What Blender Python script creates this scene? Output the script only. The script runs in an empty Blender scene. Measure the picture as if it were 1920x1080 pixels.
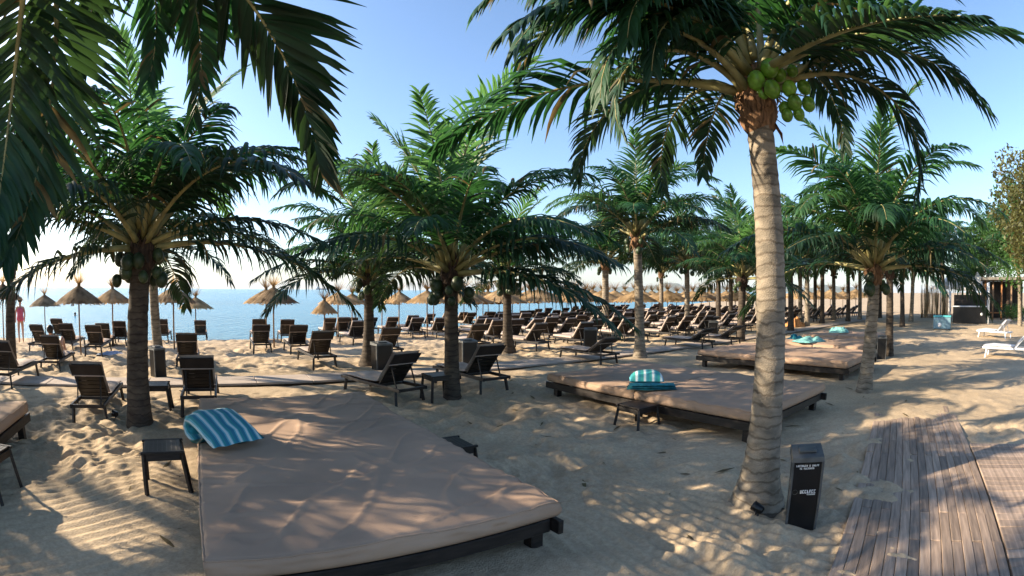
import bpy, math, random
import numpy as np
from mathutils import Vector, Matrix
random.seed(7)
SC = bpy.context.scene
COL = SC.collection
R = math.radians

# ------------------------------------------------------------------ camera
CAM_H, F_PX = 1.95, 970.0
PITCH, ROLL = R(0.3), R(0.35)
cd = bpy.data.cameras.new('camera')
cam = bpy.data.objects.new('camera', cd)
COL.objects.link(cam)
cam.location = (0, 0, CAM_H)
cam.matrix_world = (Matrix.Translation((0, 0, CAM_H)) @ Matrix.Rotation(R(90) + PITCH, 4, 'X')
                    @ Matrix.Rotation(ROLL, 4, 'Z'))
cd.type = 'PANO'
_pc = cd if hasattr(cd, 'panorama_type') else cd.cycles
_pc.panorama_type = 'FISHEYE_EQUISOLID'
_pc.fisheye_lens = F_PX / 1920 * 36
_pc.fisheye_fov = R(179)
cd.sensor_width = 36
cd.sensor_fit = 'HORIZONTAL'
cd.clip_start = 0.05
cd.clip_end = 60000
SC.camera = cam
# ------------------------------------------------------------------ sky, sun, exposure
SUN_AZ, SUN_EL = R(-85), R(24)
w = bpy.data.worlds.new('World')
SC.world = w
w.use_nodes = True
nt = w.node_tree
bg = nt.nodes['Background']
sky = nt.nodes.new('ShaderNodeTexSky')
sky.sky_type = 'NISHITA'
sky.sun_disc = False
sky.sun_elevation = SUN_EL
sky.sun_rotation = SUN_AZ
sky.air_density = 1.0
sky.dust_density = 1.0
sky.ozone_density = 3.4
nt.links.new(sky.outputs[0], bg.inputs[0])
bg.inputs[1].default_value = 0.122
sd = bpy.data.lights.new('sun', 'SUN')
sd.energy = 5.0
sd.angle = R(0.55)
sd.color = (1.0, 0.84, 0.62)
sun = bpy.data.objects.new('sun', sd)
COL.objects.link(sun)
to_sun = Vector((math.sin(SUN_AZ) * math.cos(SUN_EL), math.cos(SUN_AZ) * math.cos(SUN_EL), math.sin(SUN_EL)))
sun.rotation_euler = to_sun.to_track_quat('Z', 'Y').to_euler()
sun.location = to_sun * 60
SC.view_settings.view_transform = 'Standard'
SC.view_settings.look = 'None'
SC.view_settings.gamma = 1
SC.view_settings.use_curve_mapping = False
SC.view_settings.exposure = 1.35
SC.render.engine = 'CYCLES'
SC.cycles.use_denoising = True
SC.cycles.max_bounces = 6
SC.cycles.transparent_max_bounces = 6
SC.cycles.caustics_reflective = False
SC.cycles.caustics_refractive = False

# ------------------------------------------------------------------ measuring the place
ROT = np.array(cam.matrix_world.to_3x3())
UA = R(56)                                   # the beach runs along this bearing
U = np.array((math.sin(UA), math.cos(UA)))   # along the shore
V = np.array((-math.cos(UA), math.sin(UA)))  # towards the sea
def uv(u, v): return u * U[0] + v * V[0], u * U[1] + v * V[1]
def to_uv(x, y): return x * U[0] + y * U[1], x * V[0] + y * V[1]
def ray(px, py):
    x, y = px - 960, -(py - 540)
    r = max(1e-6, math.hypot(x, y))
    th = 2 * math.asin(min(1, r / (2 * F_PX)))
    k = math.sin(th) / r
    return ROT @ np.array((x * k, y * k, -math.cos(th)))
def shore_v(u): return 25.5 + 0.45 * np.maximum(0, u - 4) * (1 + 0 * u) - 0.0 * u
def base_z(u, v):
    s = shore_v(u)
    z = -0.022 * np.maximum(0, v - 12)
    z = np.maximum(z, -0.30)
    return np.where(v > s - 3, z - 0.07 * (v - (s - 3)) , z)
SEA_Z = -0.47
def G(px, py, z=None):
    d = ray(px, py)
    zz = 0.0 if z is None else z
    for _ in range(6):
        t = (zz - CAM_H) / d[2]
        x, y = d[0] * t, d[1] * t
        if z is not None: break
        zz = float(np.maximum(base_z(*to_uv(x, y)), SEA_Z))
    return Vector((x, y, zz))
def AT(px, py, D):
    d = ray(px, py)
    t = D / math.hypot(d[0], d[1])
    return Vector((d[0] * t, d[1] * t, CAM_H + d[2] * t))

# ------------------------------------------------------------------ numpy value noise
def _h(ix, iy, s):
    n = (ix * 374761393 + iy * 668265263 + s * 1274126177) & 0xFFFFFFFF
    n = ((n ^ (n >> 13)) * 1274126177) & 0xFFFFFFFF
    return ((n ^ (n >> 16)) & 0xFFFF) / 32767.5 - 1.0
def vn(x, y, s=0):
    x = np.asarray(x, float); y = np.asarray(y, float)
    ix, iy = np.floor(x).astype(np.int64), np.floor(y).astype(np.int64)
    fx, fy = x - ix, y - iy
    fx, fy = fx * fx * (3 - 2 * fx), fy * fy * (3 - 2 * fy)
    a, b, c, d = _h(ix, iy, s), _h(ix + 1, iy, s), _h(ix, iy + 1, s), _h(ix + 1, iy + 1, s)
    return (a * (1 - fx) + b * fx) * (1 - fy) + (c * (1 - fx) + d * fx) * fy
def fbm(x, y, s=0, o=3):
    r, a, f = 0, 1, 1
    for k in range(o):
        r = r + a * vn(x * f, y * f, s + k * 17)
        a *= .5; f *= 2.03
    return r
def sstep(a, b, x):
    t = np.clip((x - a) / (b - a), 0, 1)
    return t * t * (3 - 2 * t)

# ------------------------------------------------------------------ materials
MATS = {}
ORD = ['first', 'second', 'third', 'fourth', 'fifth', 'sixth', 'seventh', 'eighth', 'ninth', 'tenth', 'eleventh', 'twelfth'] + [str(i) + ('st' if i in (21, 31, 41) else 'nd' if i in (22, 32, 42) else 'rd' if i in (23, 33, 43) else 'th') for i in range(13, 80)]
def mat(name, col, rough=.7, var=.15, scale=6, bump=0, bscale=40, spec=.4, col2=None, trans=None, metallic=0, objrand=0, coord='Object', stretch=(1, 1, 1)):
    if name in MATS: return MATS[name]
    m = bpy.data.materials.new(name); m.use_nodes = True
    t = m.node_tree; N = t.nodes; L = t.links
    p = N['Principled BSDF']
    p.inputs['Roughness'].default_value = rough
    p.inputs['Metallic'].default_value = metallic
    p.inputs['Specular IOR Level'].default_value = spec
    tc = N.new('ShaderNodeTexCoord'); mp = N.new('ShaderNodeMapping')
    mp.inputs['Scale'].default_value = stretch
    L.new(tc.outputs[coord], mp.inputs[0])
    nz = N.new('ShaderNodeTexNoise'); nz.inputs['Scale'].default_value = scale; nz.inputs['Detail'].default_value = 5
    L.new(mp.outputs[0], nz.inputs['Vector'])
    rp = N.new('ShaderNodeValToRGB')
    c2 = col2 if col2 else tuple(c * (1 - 2 * var) for c in col)
    c1 = col if col2 else tuple(min(1, c * (1 + var)) for c in col)
    rp.color_ramp.elements[0].position = .32; rp.color_ramp.elements[1].position = .68
    rp.color_ramp.elements[0].color = (*c2, 1); rp.color_ramp.elements[1].color = (*c1, 1)
    L.new(nz.outputs['Fac'], rp.inputs[0])
    out = rp.outputs[0]
    if objrand:
        oi = N.new('ShaderNodeObjectInfo'); hs = N.new('ShaderNodeHueSaturation')
        mr = N.new('ShaderNodeMapRange'); mr.inputs['To Min'].default_value = 1 - objrand; mr.inputs['To Max'].default_value = 1 + objrand
        L.new(oi.outputs['Random'], mr.inputs[0]); L.new(mr.outputs[0], hs.inputs['Value']); L.new(out, hs.inputs['Color'])
        out = hs.outputs[0]
    L.new(out, p.inputs['Base Color'])
    if bump:
        n2 = N.new('ShaderNodeTexNoise'); n2.inputs['Scale'].default_value = bscale; n2.inputs['Detail'].default_value = 6
        L.new(mp.outputs[0], n2.inputs['Vector'])
        b = N.new('ShaderNodeBump'); b.inputs['Strength'].default_value = bump; b.inputs['Distance'].default_value = .02
        L.new(n2.outputs['Fac'], b.inputs['Height']); L.new(b.outputs[0], p.inputs['Normal'])
    if trans:
        tb = N.new('ShaderNodeBsdfTranslucent'); mx = N.new('ShaderNodeMixShader')
        mx.inputs[0].default_value = trans[1]
        tb.inputs[0].default_value = (*trans[0], 1)
        L.new(p.outputs[0], mx.inputs[1]); L.new(tb.outputs[0], mx.inputs[2])
        L.new(mx.outputs[0], N['Material Output'].inputs[0])
    MATS[name] = m
    return m
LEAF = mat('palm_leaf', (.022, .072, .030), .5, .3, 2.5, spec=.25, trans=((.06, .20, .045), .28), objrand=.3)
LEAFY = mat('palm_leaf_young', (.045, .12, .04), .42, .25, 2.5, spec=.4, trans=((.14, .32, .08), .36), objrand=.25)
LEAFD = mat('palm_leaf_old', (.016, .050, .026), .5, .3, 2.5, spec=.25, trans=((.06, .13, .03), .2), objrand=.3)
DRYLEAF = mat('dry_leaflet', (.12, .095, .04), .7, .3, 3, trans=((.3, .2, .07), .25))
PETI = mat('petiole', (.30, .27, .11), .5, .25, 5, bump=.2)
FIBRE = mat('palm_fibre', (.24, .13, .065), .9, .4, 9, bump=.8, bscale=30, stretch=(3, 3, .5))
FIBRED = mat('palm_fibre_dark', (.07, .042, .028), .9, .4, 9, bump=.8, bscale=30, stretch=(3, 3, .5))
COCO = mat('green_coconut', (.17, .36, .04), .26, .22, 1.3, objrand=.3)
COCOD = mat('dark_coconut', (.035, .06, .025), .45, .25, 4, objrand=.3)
WOODD = mat('dark_wood', (.017, .012, .010), .5, .35, 6, bump=.15, bscale=30, stretch=(1, 1, 6))
WOODB = mat('brown_wood', (.014, .010, .009), .5, .3, 6, bump=.15, objrand=.2)
PAD = mat('lounger_pad', (.42, .34, .29), .85, .10, 5, bump=.15, bscale=80, objrand=.12)
PADSHADE = mat('lounger_pad_back_shaded', (.025, .018, .016), .8, .2, 5, bump=.2, bscale=80)  # pad flap behind the backrest, its shade put into a near-black colour
STRAP = mat('pale_strap', (.42, .36, .33), .8, .1)
MATT = mat('taupe_mattress_cover', (.385, .26, .18), .85, .07, 1.5, bump=.12, bscale=90)
STRAW = mat('straw', (.47, .33, .175), .85, .32, 3, spec=.2, trans=((.66, .42, .18), .33), objrand=.22)
STRAWD = mat('straw_weathered', (.26, .18, .10), .85, .35, 3, spec=.2, trans=((.4, .22, .08), .18), objrand=.2)
POLE = mat('pole_wood', (.24, .15, .09), .7, .25, 5, bump=.2)
BLACK = mat('black_panel', (.008, .008, .009), .28, .2, 4)
METAL = mat('grey_metal', (.10, .103, .103), .5, .15, 8, metallic=.4, bump=.05)
WHITE = mat('white_plastic', (.76, .77, .78), .5, .06)
WHITEC = mat('white_canvas', (.75, .75, .76), .8, .06, trans=((.7, .7, .7), .2))
PAPER = mat('white_print', (.75, .75, .75), .6, .05)
TEAL = mat('teal_towel', (.015, .20, .25), .95, .2, 12, bump=.5, bscale=120)
TEALL = mat('pale_teal_towel', (.20, .48, .45), .95, .2, 12, bump=.5, bscale=120)
ORANGE = mat('orange_cloth', (.55, .25, .09), .9, .2, 12, bump=.3)
SKIN = mat('skin', (.50, .29, .20), .55, .08)
HAIR = mat('dark_hair', (.03, .018, .012), .6, .2)
PINK = mat('pink_swimwear', (.55, .10, .16), .8, .1)
NAVY = mat('navy_shorts', (.03, .035, .09), .8, .1)
BOARD = mat('boardwalk_timber', (.36, .265, .20), .75, .22, 3, bump=.35, bscale=25, objrand=.28, stretch=(8, .6, 1))
SLAB = mat('pale_walkway_boards', (.40, .33, .28), .85, .12, 2, bump=.25, bscale=40, objrand=.08)
HILL = mat('far_hill', (.09, .12, .08), .95, .4, .002)
FOL = mat('broad_leaf', (.085, .09, .028), .5, .35, 1.5, trans=((.25, .2, .05), .3), objrand=.2)
FOLG = mat('shrub_leaf', (.05, .13, .03), .5, .35, 1.5, trans=((.15, .3, .05), .3), objrand=.2)
BARK = mat('bark', (.16, .11, .08), .9, .3, 8, bump=.6)
ORWOOD = mat('orange_wood', (.40, .17, .06), .6, .3, 4, bump=.2)

def trunk_material(name, c_light, c_dark):
    m = mat(name, c_light, .85, .2, 5, bump=.45, bscale=60, spec=.2, col2=c_dark, stretch=(1, 1, 2.2))
    t = m.node_tree; N = t.nodes; L = t.links
    wv = N.new('ShaderNodeTexWave'); wv.wave_type = 'BANDS'; wv.bands_direction = 'Z'
    wv.inputs['Scale'].default_value = 3.1; wv.inputs['Distortion'].default_value = 5.0; wv.inputs['Detail'].default_value = 3; wv.inputs['Detail Scale'].default_value = 1.6
    tc = N.new('ShaderNodeTexCoord'); L.new(tc.outputs['Object'], wv.inputs[0])
    p = N['Principled BSDF']; src = p.inputs['Base Color'].links[0].from_socket
    rp = N.new('ShaderNodeValToRGB'); rp.color_ramp.elements[0].position = .0; rp.color_ramp.elements[1].position = .17
    rp.color_ramp.elements[0].color = (.30, .26, .23, 1); rp.color_ramp.elements[1].color = (1, 1, 1, 1)
    L.new(wv.outputs['Fac'], rp.inputs[0])
    mx = N.new('ShaderNodeMix'); mx.data_type = 'RGBA'; mx.blend_type = 'MULTIPLY'; mx.inputs[0].default_value = .6
    L.new(src, mx.inputs[6]); L.new(rp.outputs[0], mx.inputs[7]); L.new(mx.outputs[2], p.inputs['Base Color'])
    return m
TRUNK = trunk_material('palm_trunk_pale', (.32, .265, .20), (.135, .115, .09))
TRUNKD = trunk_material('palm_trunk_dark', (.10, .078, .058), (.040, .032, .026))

# ------------------------------------------------------------------ mesh helpers
class MB:
    def __init__(s): s.v = []; s.f = []; s.sm = []; s.mi = []
    def add(s, vs, fs, smooth=False, mi=0):
        o = len(s.v); s.v.extend(tuple(map(float, q)) for q in vs)
        for f in fs: s.f.append(tuple(i + o for i in f)); s.sm.append(smooth); s.mi.append(mi)
        return s
    def box(s, c, d, M=None, bev=0, mi=0):
        x, y, z = (q / 2 for q in d); b = min(bev, x * .45, y * .45, z * .45)
        if b <= 0:
            vs = [(sx * x, sy * y, sz * z) for sx in (-1, 1) for sy in (-1, 1) for sz in (-1, 1)]
            fs = [(0, 1, 3, 2), (4, 6, 7, 5), (0, 4, 5, 1), (2, 3, 7, 6), (0, 2, 6, 4), (1, 5, 7, 3)]
        else:
            vs = []; idx = {}
            for sx in (-1, 1):
                for sy in (-1, 1):
                    for sz in (-1, 1):
                        for k in range(3):
                            p = [sx * x, sy * y, sz * z]
                            for j in range(3):
                                if j != k: p[j] -= (sx, sy, sz)[j] * b
                            idx[(sx, sy, sz, k)] = len(vs); vs.append(p)
            I = idx; fs = []
            for k in range(3):
                a, c_ = [j for j in range(3) if j != k]
                for sg in (-1, 1):
                    q = []
                    for (sa, sc) in ((-1, -1), (1, -1), (1, 1), (-1, 1)):
                        t = [0, 0, 0]; t[k] = sg; t[a] = sa; t[c_] = sc; q.append(I[(*t, k)])
                    fs.append(tuple(q))
            for k in range(3):
                a, c_ = [j for j in range(3) if j != k]
                for sa in (-1, 1):
                    for sc in (-1, 1):
                        t0 = [0, 0, 0]; t1 = [0, 0, 0]
                        t0[a] = t1[a] = sa; t0[c_] = t1[c_] = sc; t0[k] = -1; t1[k] = 1
                        fs.append((I[(*t0, a)], I[(*t1, a)], I[(*t1, c_)], I[(*t0, c_)]))
            for sx in (-1, 1):
                for sy in (-1, 1):
                    for sz in (-1, 1): fs.append(tuple(I[(sx, sy, sz, k)] for k in range(3)))
        vv = []
        for p in vs:
            p = Vector(p)
            if M is not None: p = M @ p
            vv.append(p + Vector(c))
        return s.add(vv, fs, False, mi)
    def bar(s, a, b, wd, ht, bev=0, mi=0):
        a, b = Vector(a), Vector(b); d = b - a
        q = d.to_track_quat('Y', 'Z').to_matrix()
        return s.box((a + b) / 2, (wd, d.length, ht), q, bev, mi)
    def tube(s, pts, rad, n=8, cap=True, mi=0, smooth=True):
        pts = [Vector(p) for p in pts]; rad = rad if hasattr(rad, '__len__') else [rad] * len(pts)
        vs = []; fs = []; up = None
        for i, p in enumerate(pts):
            t = (pts[min(i + 1, len(pts) - 1)] - pts[max(i - 1, 0)]).normalized()
            if up is None: up = t.orthogonal().normalized()
            up = (up - t * up.dot(t)).normalized(); sd_ = t.cross(up)
            for k in range(n):
                a = 2 * math.pi * k / n
                vs.append(p + (up * math.cos(a) + sd_ * math.sin(a)) * rad[i])
        for i in range(len(pts) - 1):
            for k in range(n):
                k2 = (k + 1) % n
                fs.append((i * n + k, i * n + k2, (i + 1) * n + k2, (i + 1) * n + k))
        if cap: fs += [tuple(range(n))[::-1], tuple((len(pts) - 1) * n + k for k in range(n))]
        return s.add(vs, fs, smooth, mi)
    def ball(s, c, r, n=10, m=7, sq=(1, 1, 1), mi=0):
        vs = [(c[0], c[1], c[2] - r * sq[2])]
        for j in range(1, m):
            a = math.pi * j / m
            for k in range(n):
                b = 2 * math.pi * k / n
                vs.append((c[0] + r * sq[0] * math.sin(a) * math.cos(b), c[1] + r * sq[1] * math.sin(a) * math.sin(b), c[2] - r * sq[2] * math.cos(a)))
        vs.append((c[0], c[1], c[2] + r * sq[2])); fs = []
        for k in range(n):
            fs.append((0, 1 + (k + 1) % n, 1 + k)); e = len(vs) - 1; b0 = 1 + (m - 2) * n
            fs.append((e, b0 + k, b0 + (k + 1) % n))
            for j in range(m - 2):
                q = 1 + j * n
                fs.append((q + k, q + (k + 1) % n, q + n + (k + 1) % n, q + n + k))
        return s.add(vs, fs, True, mi)
    def mesh(s, name, mats):
        me = bpy.data.meshes.new(name); me.from_pydata(s.v, [], s.f)
        for m in (mats if isinstance(mats, (list, tuple)) else [mats]): me.materials.append(m)
        me.polygons.foreach_set('use_smooth', s.sm)
        me.polygons.foreach_set('material_index', s.mi)
        me.update(); return me
def link(name, me, parent=None, loc=(0, 0, 0), rot=(0, 0, 0), sc=1):
    o = bpy.data.objects.new(name, me); COL.objects.link(o)
    o.location = loc; o.rotation_euler = rot
    o.scale = (sc, sc, sc) if not hasattr(sc, '__len__') else sc
    if parent: o.parent = parent
    return o
def thing(name, label, cat, loc=(0, 0, 0), rz=0, group=None, sc=1, me=None):
    o = link(name, me, None, loc, (0, 0, rz), sc)
    o['label'] = label; o['category'] = cat
    if group: o['group'] = group
    return o
def copy_tree(src, loc, rz, label=None, group=None, sc=None):
    c = src.copy(); COL.objects.link(c); c.location = loc; c.rotation_euler = (0, 0, rz)
    if sc: c.scale = (sc, sc, sc)
    if label: c['label'] = label
    if group: c['group'] = group
    for ch in src.children:
        d = ch.copy(); COL.objects.link(d); d.parent = c
        for g in ch.children:
            e = g.copy(); COL.objects.link(e); e.parent = d
    return c
def grid_mesh(name, X, Y, Z, m, smooth=True):
    ny, nx = X.shape
    co = np.stack([X, Y, Z], -1).reshape(-1, 3).astype(np.float32)
    a = np.arange(ny * nx).reshape(ny, nx)
    q = np.stack([a[:-1, :-1], a[:-1, 1:], a[1:, 1:], a[1:, :-1]], -1).reshape(-1, 4).astype(np.int32)
    me = bpy.data.meshes.new(name)
    me.vertices.add(len(co)); me.vertices.foreach_set('co', co.ravel())
    me.loops.add(q.size); me.loops.foreach_set('vertex_index', q.ravel())
    me.polygons.add(len(q)); me.polygons.foreach_set('loop_start', np.arange(0, q.size, 4, dtype=np.int32))
    me.polygons.foreach_set('use_smooth', np.ones(len(q), bool))
    me.update(calc_edges=True); me.validate()
    if m: me.materials.append(m)
    return me

# ------------------------------------------------------------------ setting: sand, sea, hills
BWA = R(43.0)                                   # bearing of the boardwalk
BA = np.array((math.sin(BWA), math.cos(BWA))); BN = np.array((BA[1], -BA[0]))
_p = G(1868, 985, 0); BW_R = float(_p.x * BN[0] + _p.y * BN[1])       # seam between the two runs of boards
BW_L = BW_R - 1.55
WALK_V0, WALK_V1 = 10.55, 11.55
def sand_h(X, Y):
    u, v = to_uv(X, Y)
    z = base_z(u, v)
    D = np.hypot(X, Y)
    near = 1 - sstep(18, 45, D)
    z = z + .035 * fbm(X * .45, Y * .45, 3, 2) * (1 - sstep(40, 90, D))
    trod = sstep(-.35, .35, fbm(X * .33, Y * .33, 41, 2) + .8 * sstep(8.5, 11, v) - .15)
    lump = fbm(X * 3.1, Y * 3.1, 9, 3)
    rk = (1 - sstep(-1.6, -.2, u)) * (1 - sstep(4.2, 6.0, v)); z = z + near * (.016 + .040 * trod) * lump * (1 - .8 * rk)
    pits = np.maximum(0, vn(X * 4.3, Y * 4.3, 77) - .15)
    z = z - near * .085 * trod * pits * (1 - .85 * rk)
    # raked ripples
    wx = X + .18 * vn(X * .7, Y * .7, 5) ; wy = Y + .18 * vn(X * .7, Y * .7, 6)
    a1 = R(28); c1 = wx * math.cos(a1) - wy * math.sin(a1)
    rip = np.sin(c1 * 2 * math.pi / .15 + 1.4 * vn(X * .8, Y * .8, 12))
    rip = rip + .25 * np.sin(2 * (c1 * 2 * math.pi / .15) + 1.0)
    dots = .5 + .5 * np.sin((wx * math.sin(a1) + wy * math.cos(a1)) * 2 * math.pi / .30 + 3 * vn(X * 1.3, Y * 1.3, 15))
    mL = (1 - sstep(-1.6, -.2, u)) * (1 - sstep(8.6, 9.8, v))
    far_l = sstep(4.0, 5.4, v)
    fade = .55 + .45 * vn(X * .9, Y * .9, 19)
    z = z + mL * fade * .021 * rip * (1 - far_l * (1 - dots))
    a2 = R(-38); c2 = wx * math.cos(a2) - wy * math.sin(a2)
    mR = sstep(1.9, 2.6, u) * (1 - sstep(3.6, 4.4, u)) * (1 - sstep(4.2, 5.6, v))
    z = z + mR * .012 * np.sin(c2 * 2 * math.pi / .12 + 1.5 * vn(X * 1.2, Y * 1.2, 21))
    # boards lie bare where the wind has cleared the sand
    n = X * BN[0] + Y * BN[1]; a = X * BA[0] + Y * BA[1]
    drift = .38 * fbm(X * .9, Y * .9, 31, 3)
    inb = sstep(BW_L + .42, BW_L + 1.1, n + 1.5 * drift)
    along = 1 - sstep(6.2, 8.0, a + .9 * vn(X * .4, Y * .4, 33))
    z = np.where(inb > 0, z * (1 - inb * along) - .035 * inb * along, z)
    # walkway by the loungers
    z = z * (1 - .8 * sstep(9.0, 10.3, v) * (1 - sstep(11.8, 12.6, v)))
    inw = sstep(WALK_V0 - .12, WALK_V0 + .1, v + .1 * vn(X * 1.7, Y * 1.7, 36)) * (1 - sstep(WALK_V1 - .1, WALK_V1 + .12, v + .1 * vn(X * 1.7, Y * 1.7, 37)))
    z = np.where(inw > 0, z * (1 - inw) + (-.035 + .03 * fbm(X * .8, Y * .8, 38, 2)) * inw, z)
    return z
def sand_z(x, y): return float(sand_h(np.array([x]), np.array([y]))[0])
az = np.radians(np.concatenate([np.arange(-84, -64, .8), np.arange(-64, 64.01, .19), np.arange(64.8, 84, .8), np.arange(84, 276.1, 4)]))
rr = np.concatenate([[.05, .5], np.geomspace(1.2, 12, 620), np.geomspace(12.1, 60, 220), np.geomspace(64, 9000, 60)])
A_, R_ = np.meshgrid(az, rr)
X, Y = R_ * np.sin(A_), R_ * np.cos(A_)
Z = sand_h(X, Y)
Z = np.maximum(Z, -6)
sm = mat('sand', (.525, .41, .28), .95, .10, .7, bump=.55, bscale=55, spec=.15)
_t = sm.node_tree; _N = _t.nodes; _L = _t.links     # wet, darker sand by the water; fine speckle
_g = _N.new('ShaderNodeTexNoise'); _g.inputs['Scale'].default_value = 22; _g.inputs['Detail'].default_value = 8; _g.inputs['Roughness'].default_value = .75
_tc = _N.new('ShaderNodeTexCoord'); _L.new(_tc.outputs['Object'], _g.inputs[0])
_rp = _N.new('ShaderNodeValToRGB'); _rp.color_ramp.elements[0].position = .3; _rp.color_ramp.elements[1].position = .62
_rp.color_ramp.elements[0].color = (.62, .58, .54, 1); _rp.color_ramp.elements[1].color = (1, 1, 1, 1)
_L.new(_g.outputs['Fac'], _rp.inputs[0])
_mx = _N.new('ShaderNodeMix'); _mx.data_type = 'RGBA'; _mx.blend_type = 'MULTIPLY'; _mx.inputs[0].default_value = .8
_p = _N['Principled BSDF']; _L.new(_p.inputs['Base Color'].links[0].from_socket, _mx.inputs[6]); _L.new(_rp.outputs[0], _mx.inputs[7]); _L.new(_mx.outputs[2], _p.inputs['Base Color'])
sand = link('sand', grid_mesh('sand', X, Y, Z, sm)); sand['kind'] = 'structure'

sea_m = mat('sea_water', (.02, .18, .29), .2, .12, .02, spec=.3)
_t = sea_m.node_tree; _N = _t.nodes; _L = _t.links
_n1 = _N.new('ShaderNodeTexNoise'); _n1.inputs['Scale'].default_value = .8; _n1.inputs['Detail'].default_value = 7; _n1.inputs['Roughness'].default_value = .62
_tc = _N.new('ShaderNodeTexCoord'); _mp = _N.new('ShaderNodeMapping'); _mp.inputs['Rotation'].default_value = (0, 0, -UA); _mp.inputs['Scale'].default_value = (2.2, .5, 1)
_L.new(_tc.outputs['Object'], _mp.inputs[0]); _L.new(_mp.outputs[0], _n1.inputs[0])
_b = _N.new('ShaderNodeBump'); _b.inputs['Strength'].default_value = .9; _b.inputs['Distance'].default_value = .5
_L.new(_n1.outputs['Fac'], _b.inputs['Height']); _L.new(_b.outputs[0], _N['Principled BSDF'].inputs['Normal'])
mb = MB(); n = 96
rings = [0.5, 60, 400, 3000, 14000]
vs = [(r * math.sin(2 * math.pi * k / n), r * math.cos(2 * math.pi * k / n), SEA_Z) for r in rings for k in range(n)]
fs = [(i * n + k, i * n + (k + 1) % n, (i + 1) * n + (k + 1) % n, (i + 1) * n + k) for i in range(len(rings) - 1) for k in range(n)]
mb.add(vs, fs + [tuple(range(n))])
sea = link('sea', mb.mesh('sea', sea_m)); sea['kind'] = 'structure'

def ridge(name, az0, az1, D, hmax, seed, depth=900):
    A = np.radians(np.linspace(az0, az1, 160)); T = np.linspace(0, 1, 14)
    AA, TT = np.meshgrid(A, T)
    e = np.sin(np.pi * np.clip((AA - A[0]) / (A[-1] - A[0]), 0, 1)) ** .55
    prof = (.62 + .38 * vn(AA * 26, AA * 0, seed) + .12 * vn(AA * 90, TT * 3, seed + 1)) * e
    Zr = SEA_Z - 1 + hmax * prof * np.sin(np.pi * TT / 1.4).clip(0) + 3 * vn(AA * 300, TT * 8, seed + 3) * (TT > .05)
    Rr = D + depth * TT
    o = link(name, grid_mesh(name, Rr * np.sin(AA), Rr * np.cos(AA), Zr, HILL)); o['kind'] = 'structure'
ridge('hills', 2.5, 42, 5200, 135, 5)
ridge('headland', -1, 18, 7400, 95, 9)

# ------------------------------------------------------------------ boardwalk and walkway
bw = thing('boardwalk', 'weathered timber boardwalk half buried in sand at the lower right', 'boardwalk', (0, 0, 0))
plank_me = MB().box((0, 0, -.02), (.0945, 2.4, .04), None, .004).mesh('plank', BOARD)
rz = -BWA
nb = 15
for i in range(nb):
    off = BW_L + (i + .5) * (BW_R - BW_L) / nb
    for k in range(4):
        a = .9 + 2.41 * k + .6 * (i % 2) - .4
        p = BA * a + BN * off
        o = link('plank', plank_me, bw, (p[0], p[1], .012 + random.uniform(-.003, .003)), (random.uniform(-.004, .004), random.uniform(-.01, .01), rz), ((BW_R - BW_L) / nb / .1, 1, 1))
cross_me = MB().box((0, 0, -.02), (1.7, .145, .04), None, .004).mesh('plank', BOARD)
for k in range(44):
    for j in range(2):
        a = .6 + .15 * k; off = BW_R + .02 + .86 + 1.71 * j
        p = BA * a + BN * off
        if k * .15 > 9 and j: continue
        link('plank', cross_me, bw, (p[0], p[1], .012 + random.uniform(-.003, .004)), (random.uniform(-.01, .01), random.uniform(-.003, .003), rz))
wk = thing('walkway', 'pale straight walkway of boards running between the lounger rows', 'walkway')
slab_me = MB().box((0, 0, -.02), (1.2, .9, .045), None, .006).mesh('board_panel', SLAB)
for k in range(44):
    u = -13 + 1.215 * k
    x, y = uv(u, (WALK_V0 + WALK_V1) / 2)
    link('board_panel', slab_me, wk, (x, y, .05 + random.uniform(-.004, .004)), (random.uniform(-.004, .004), random.uniform(-.006, .006), math.pi / 2 - UA))

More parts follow.
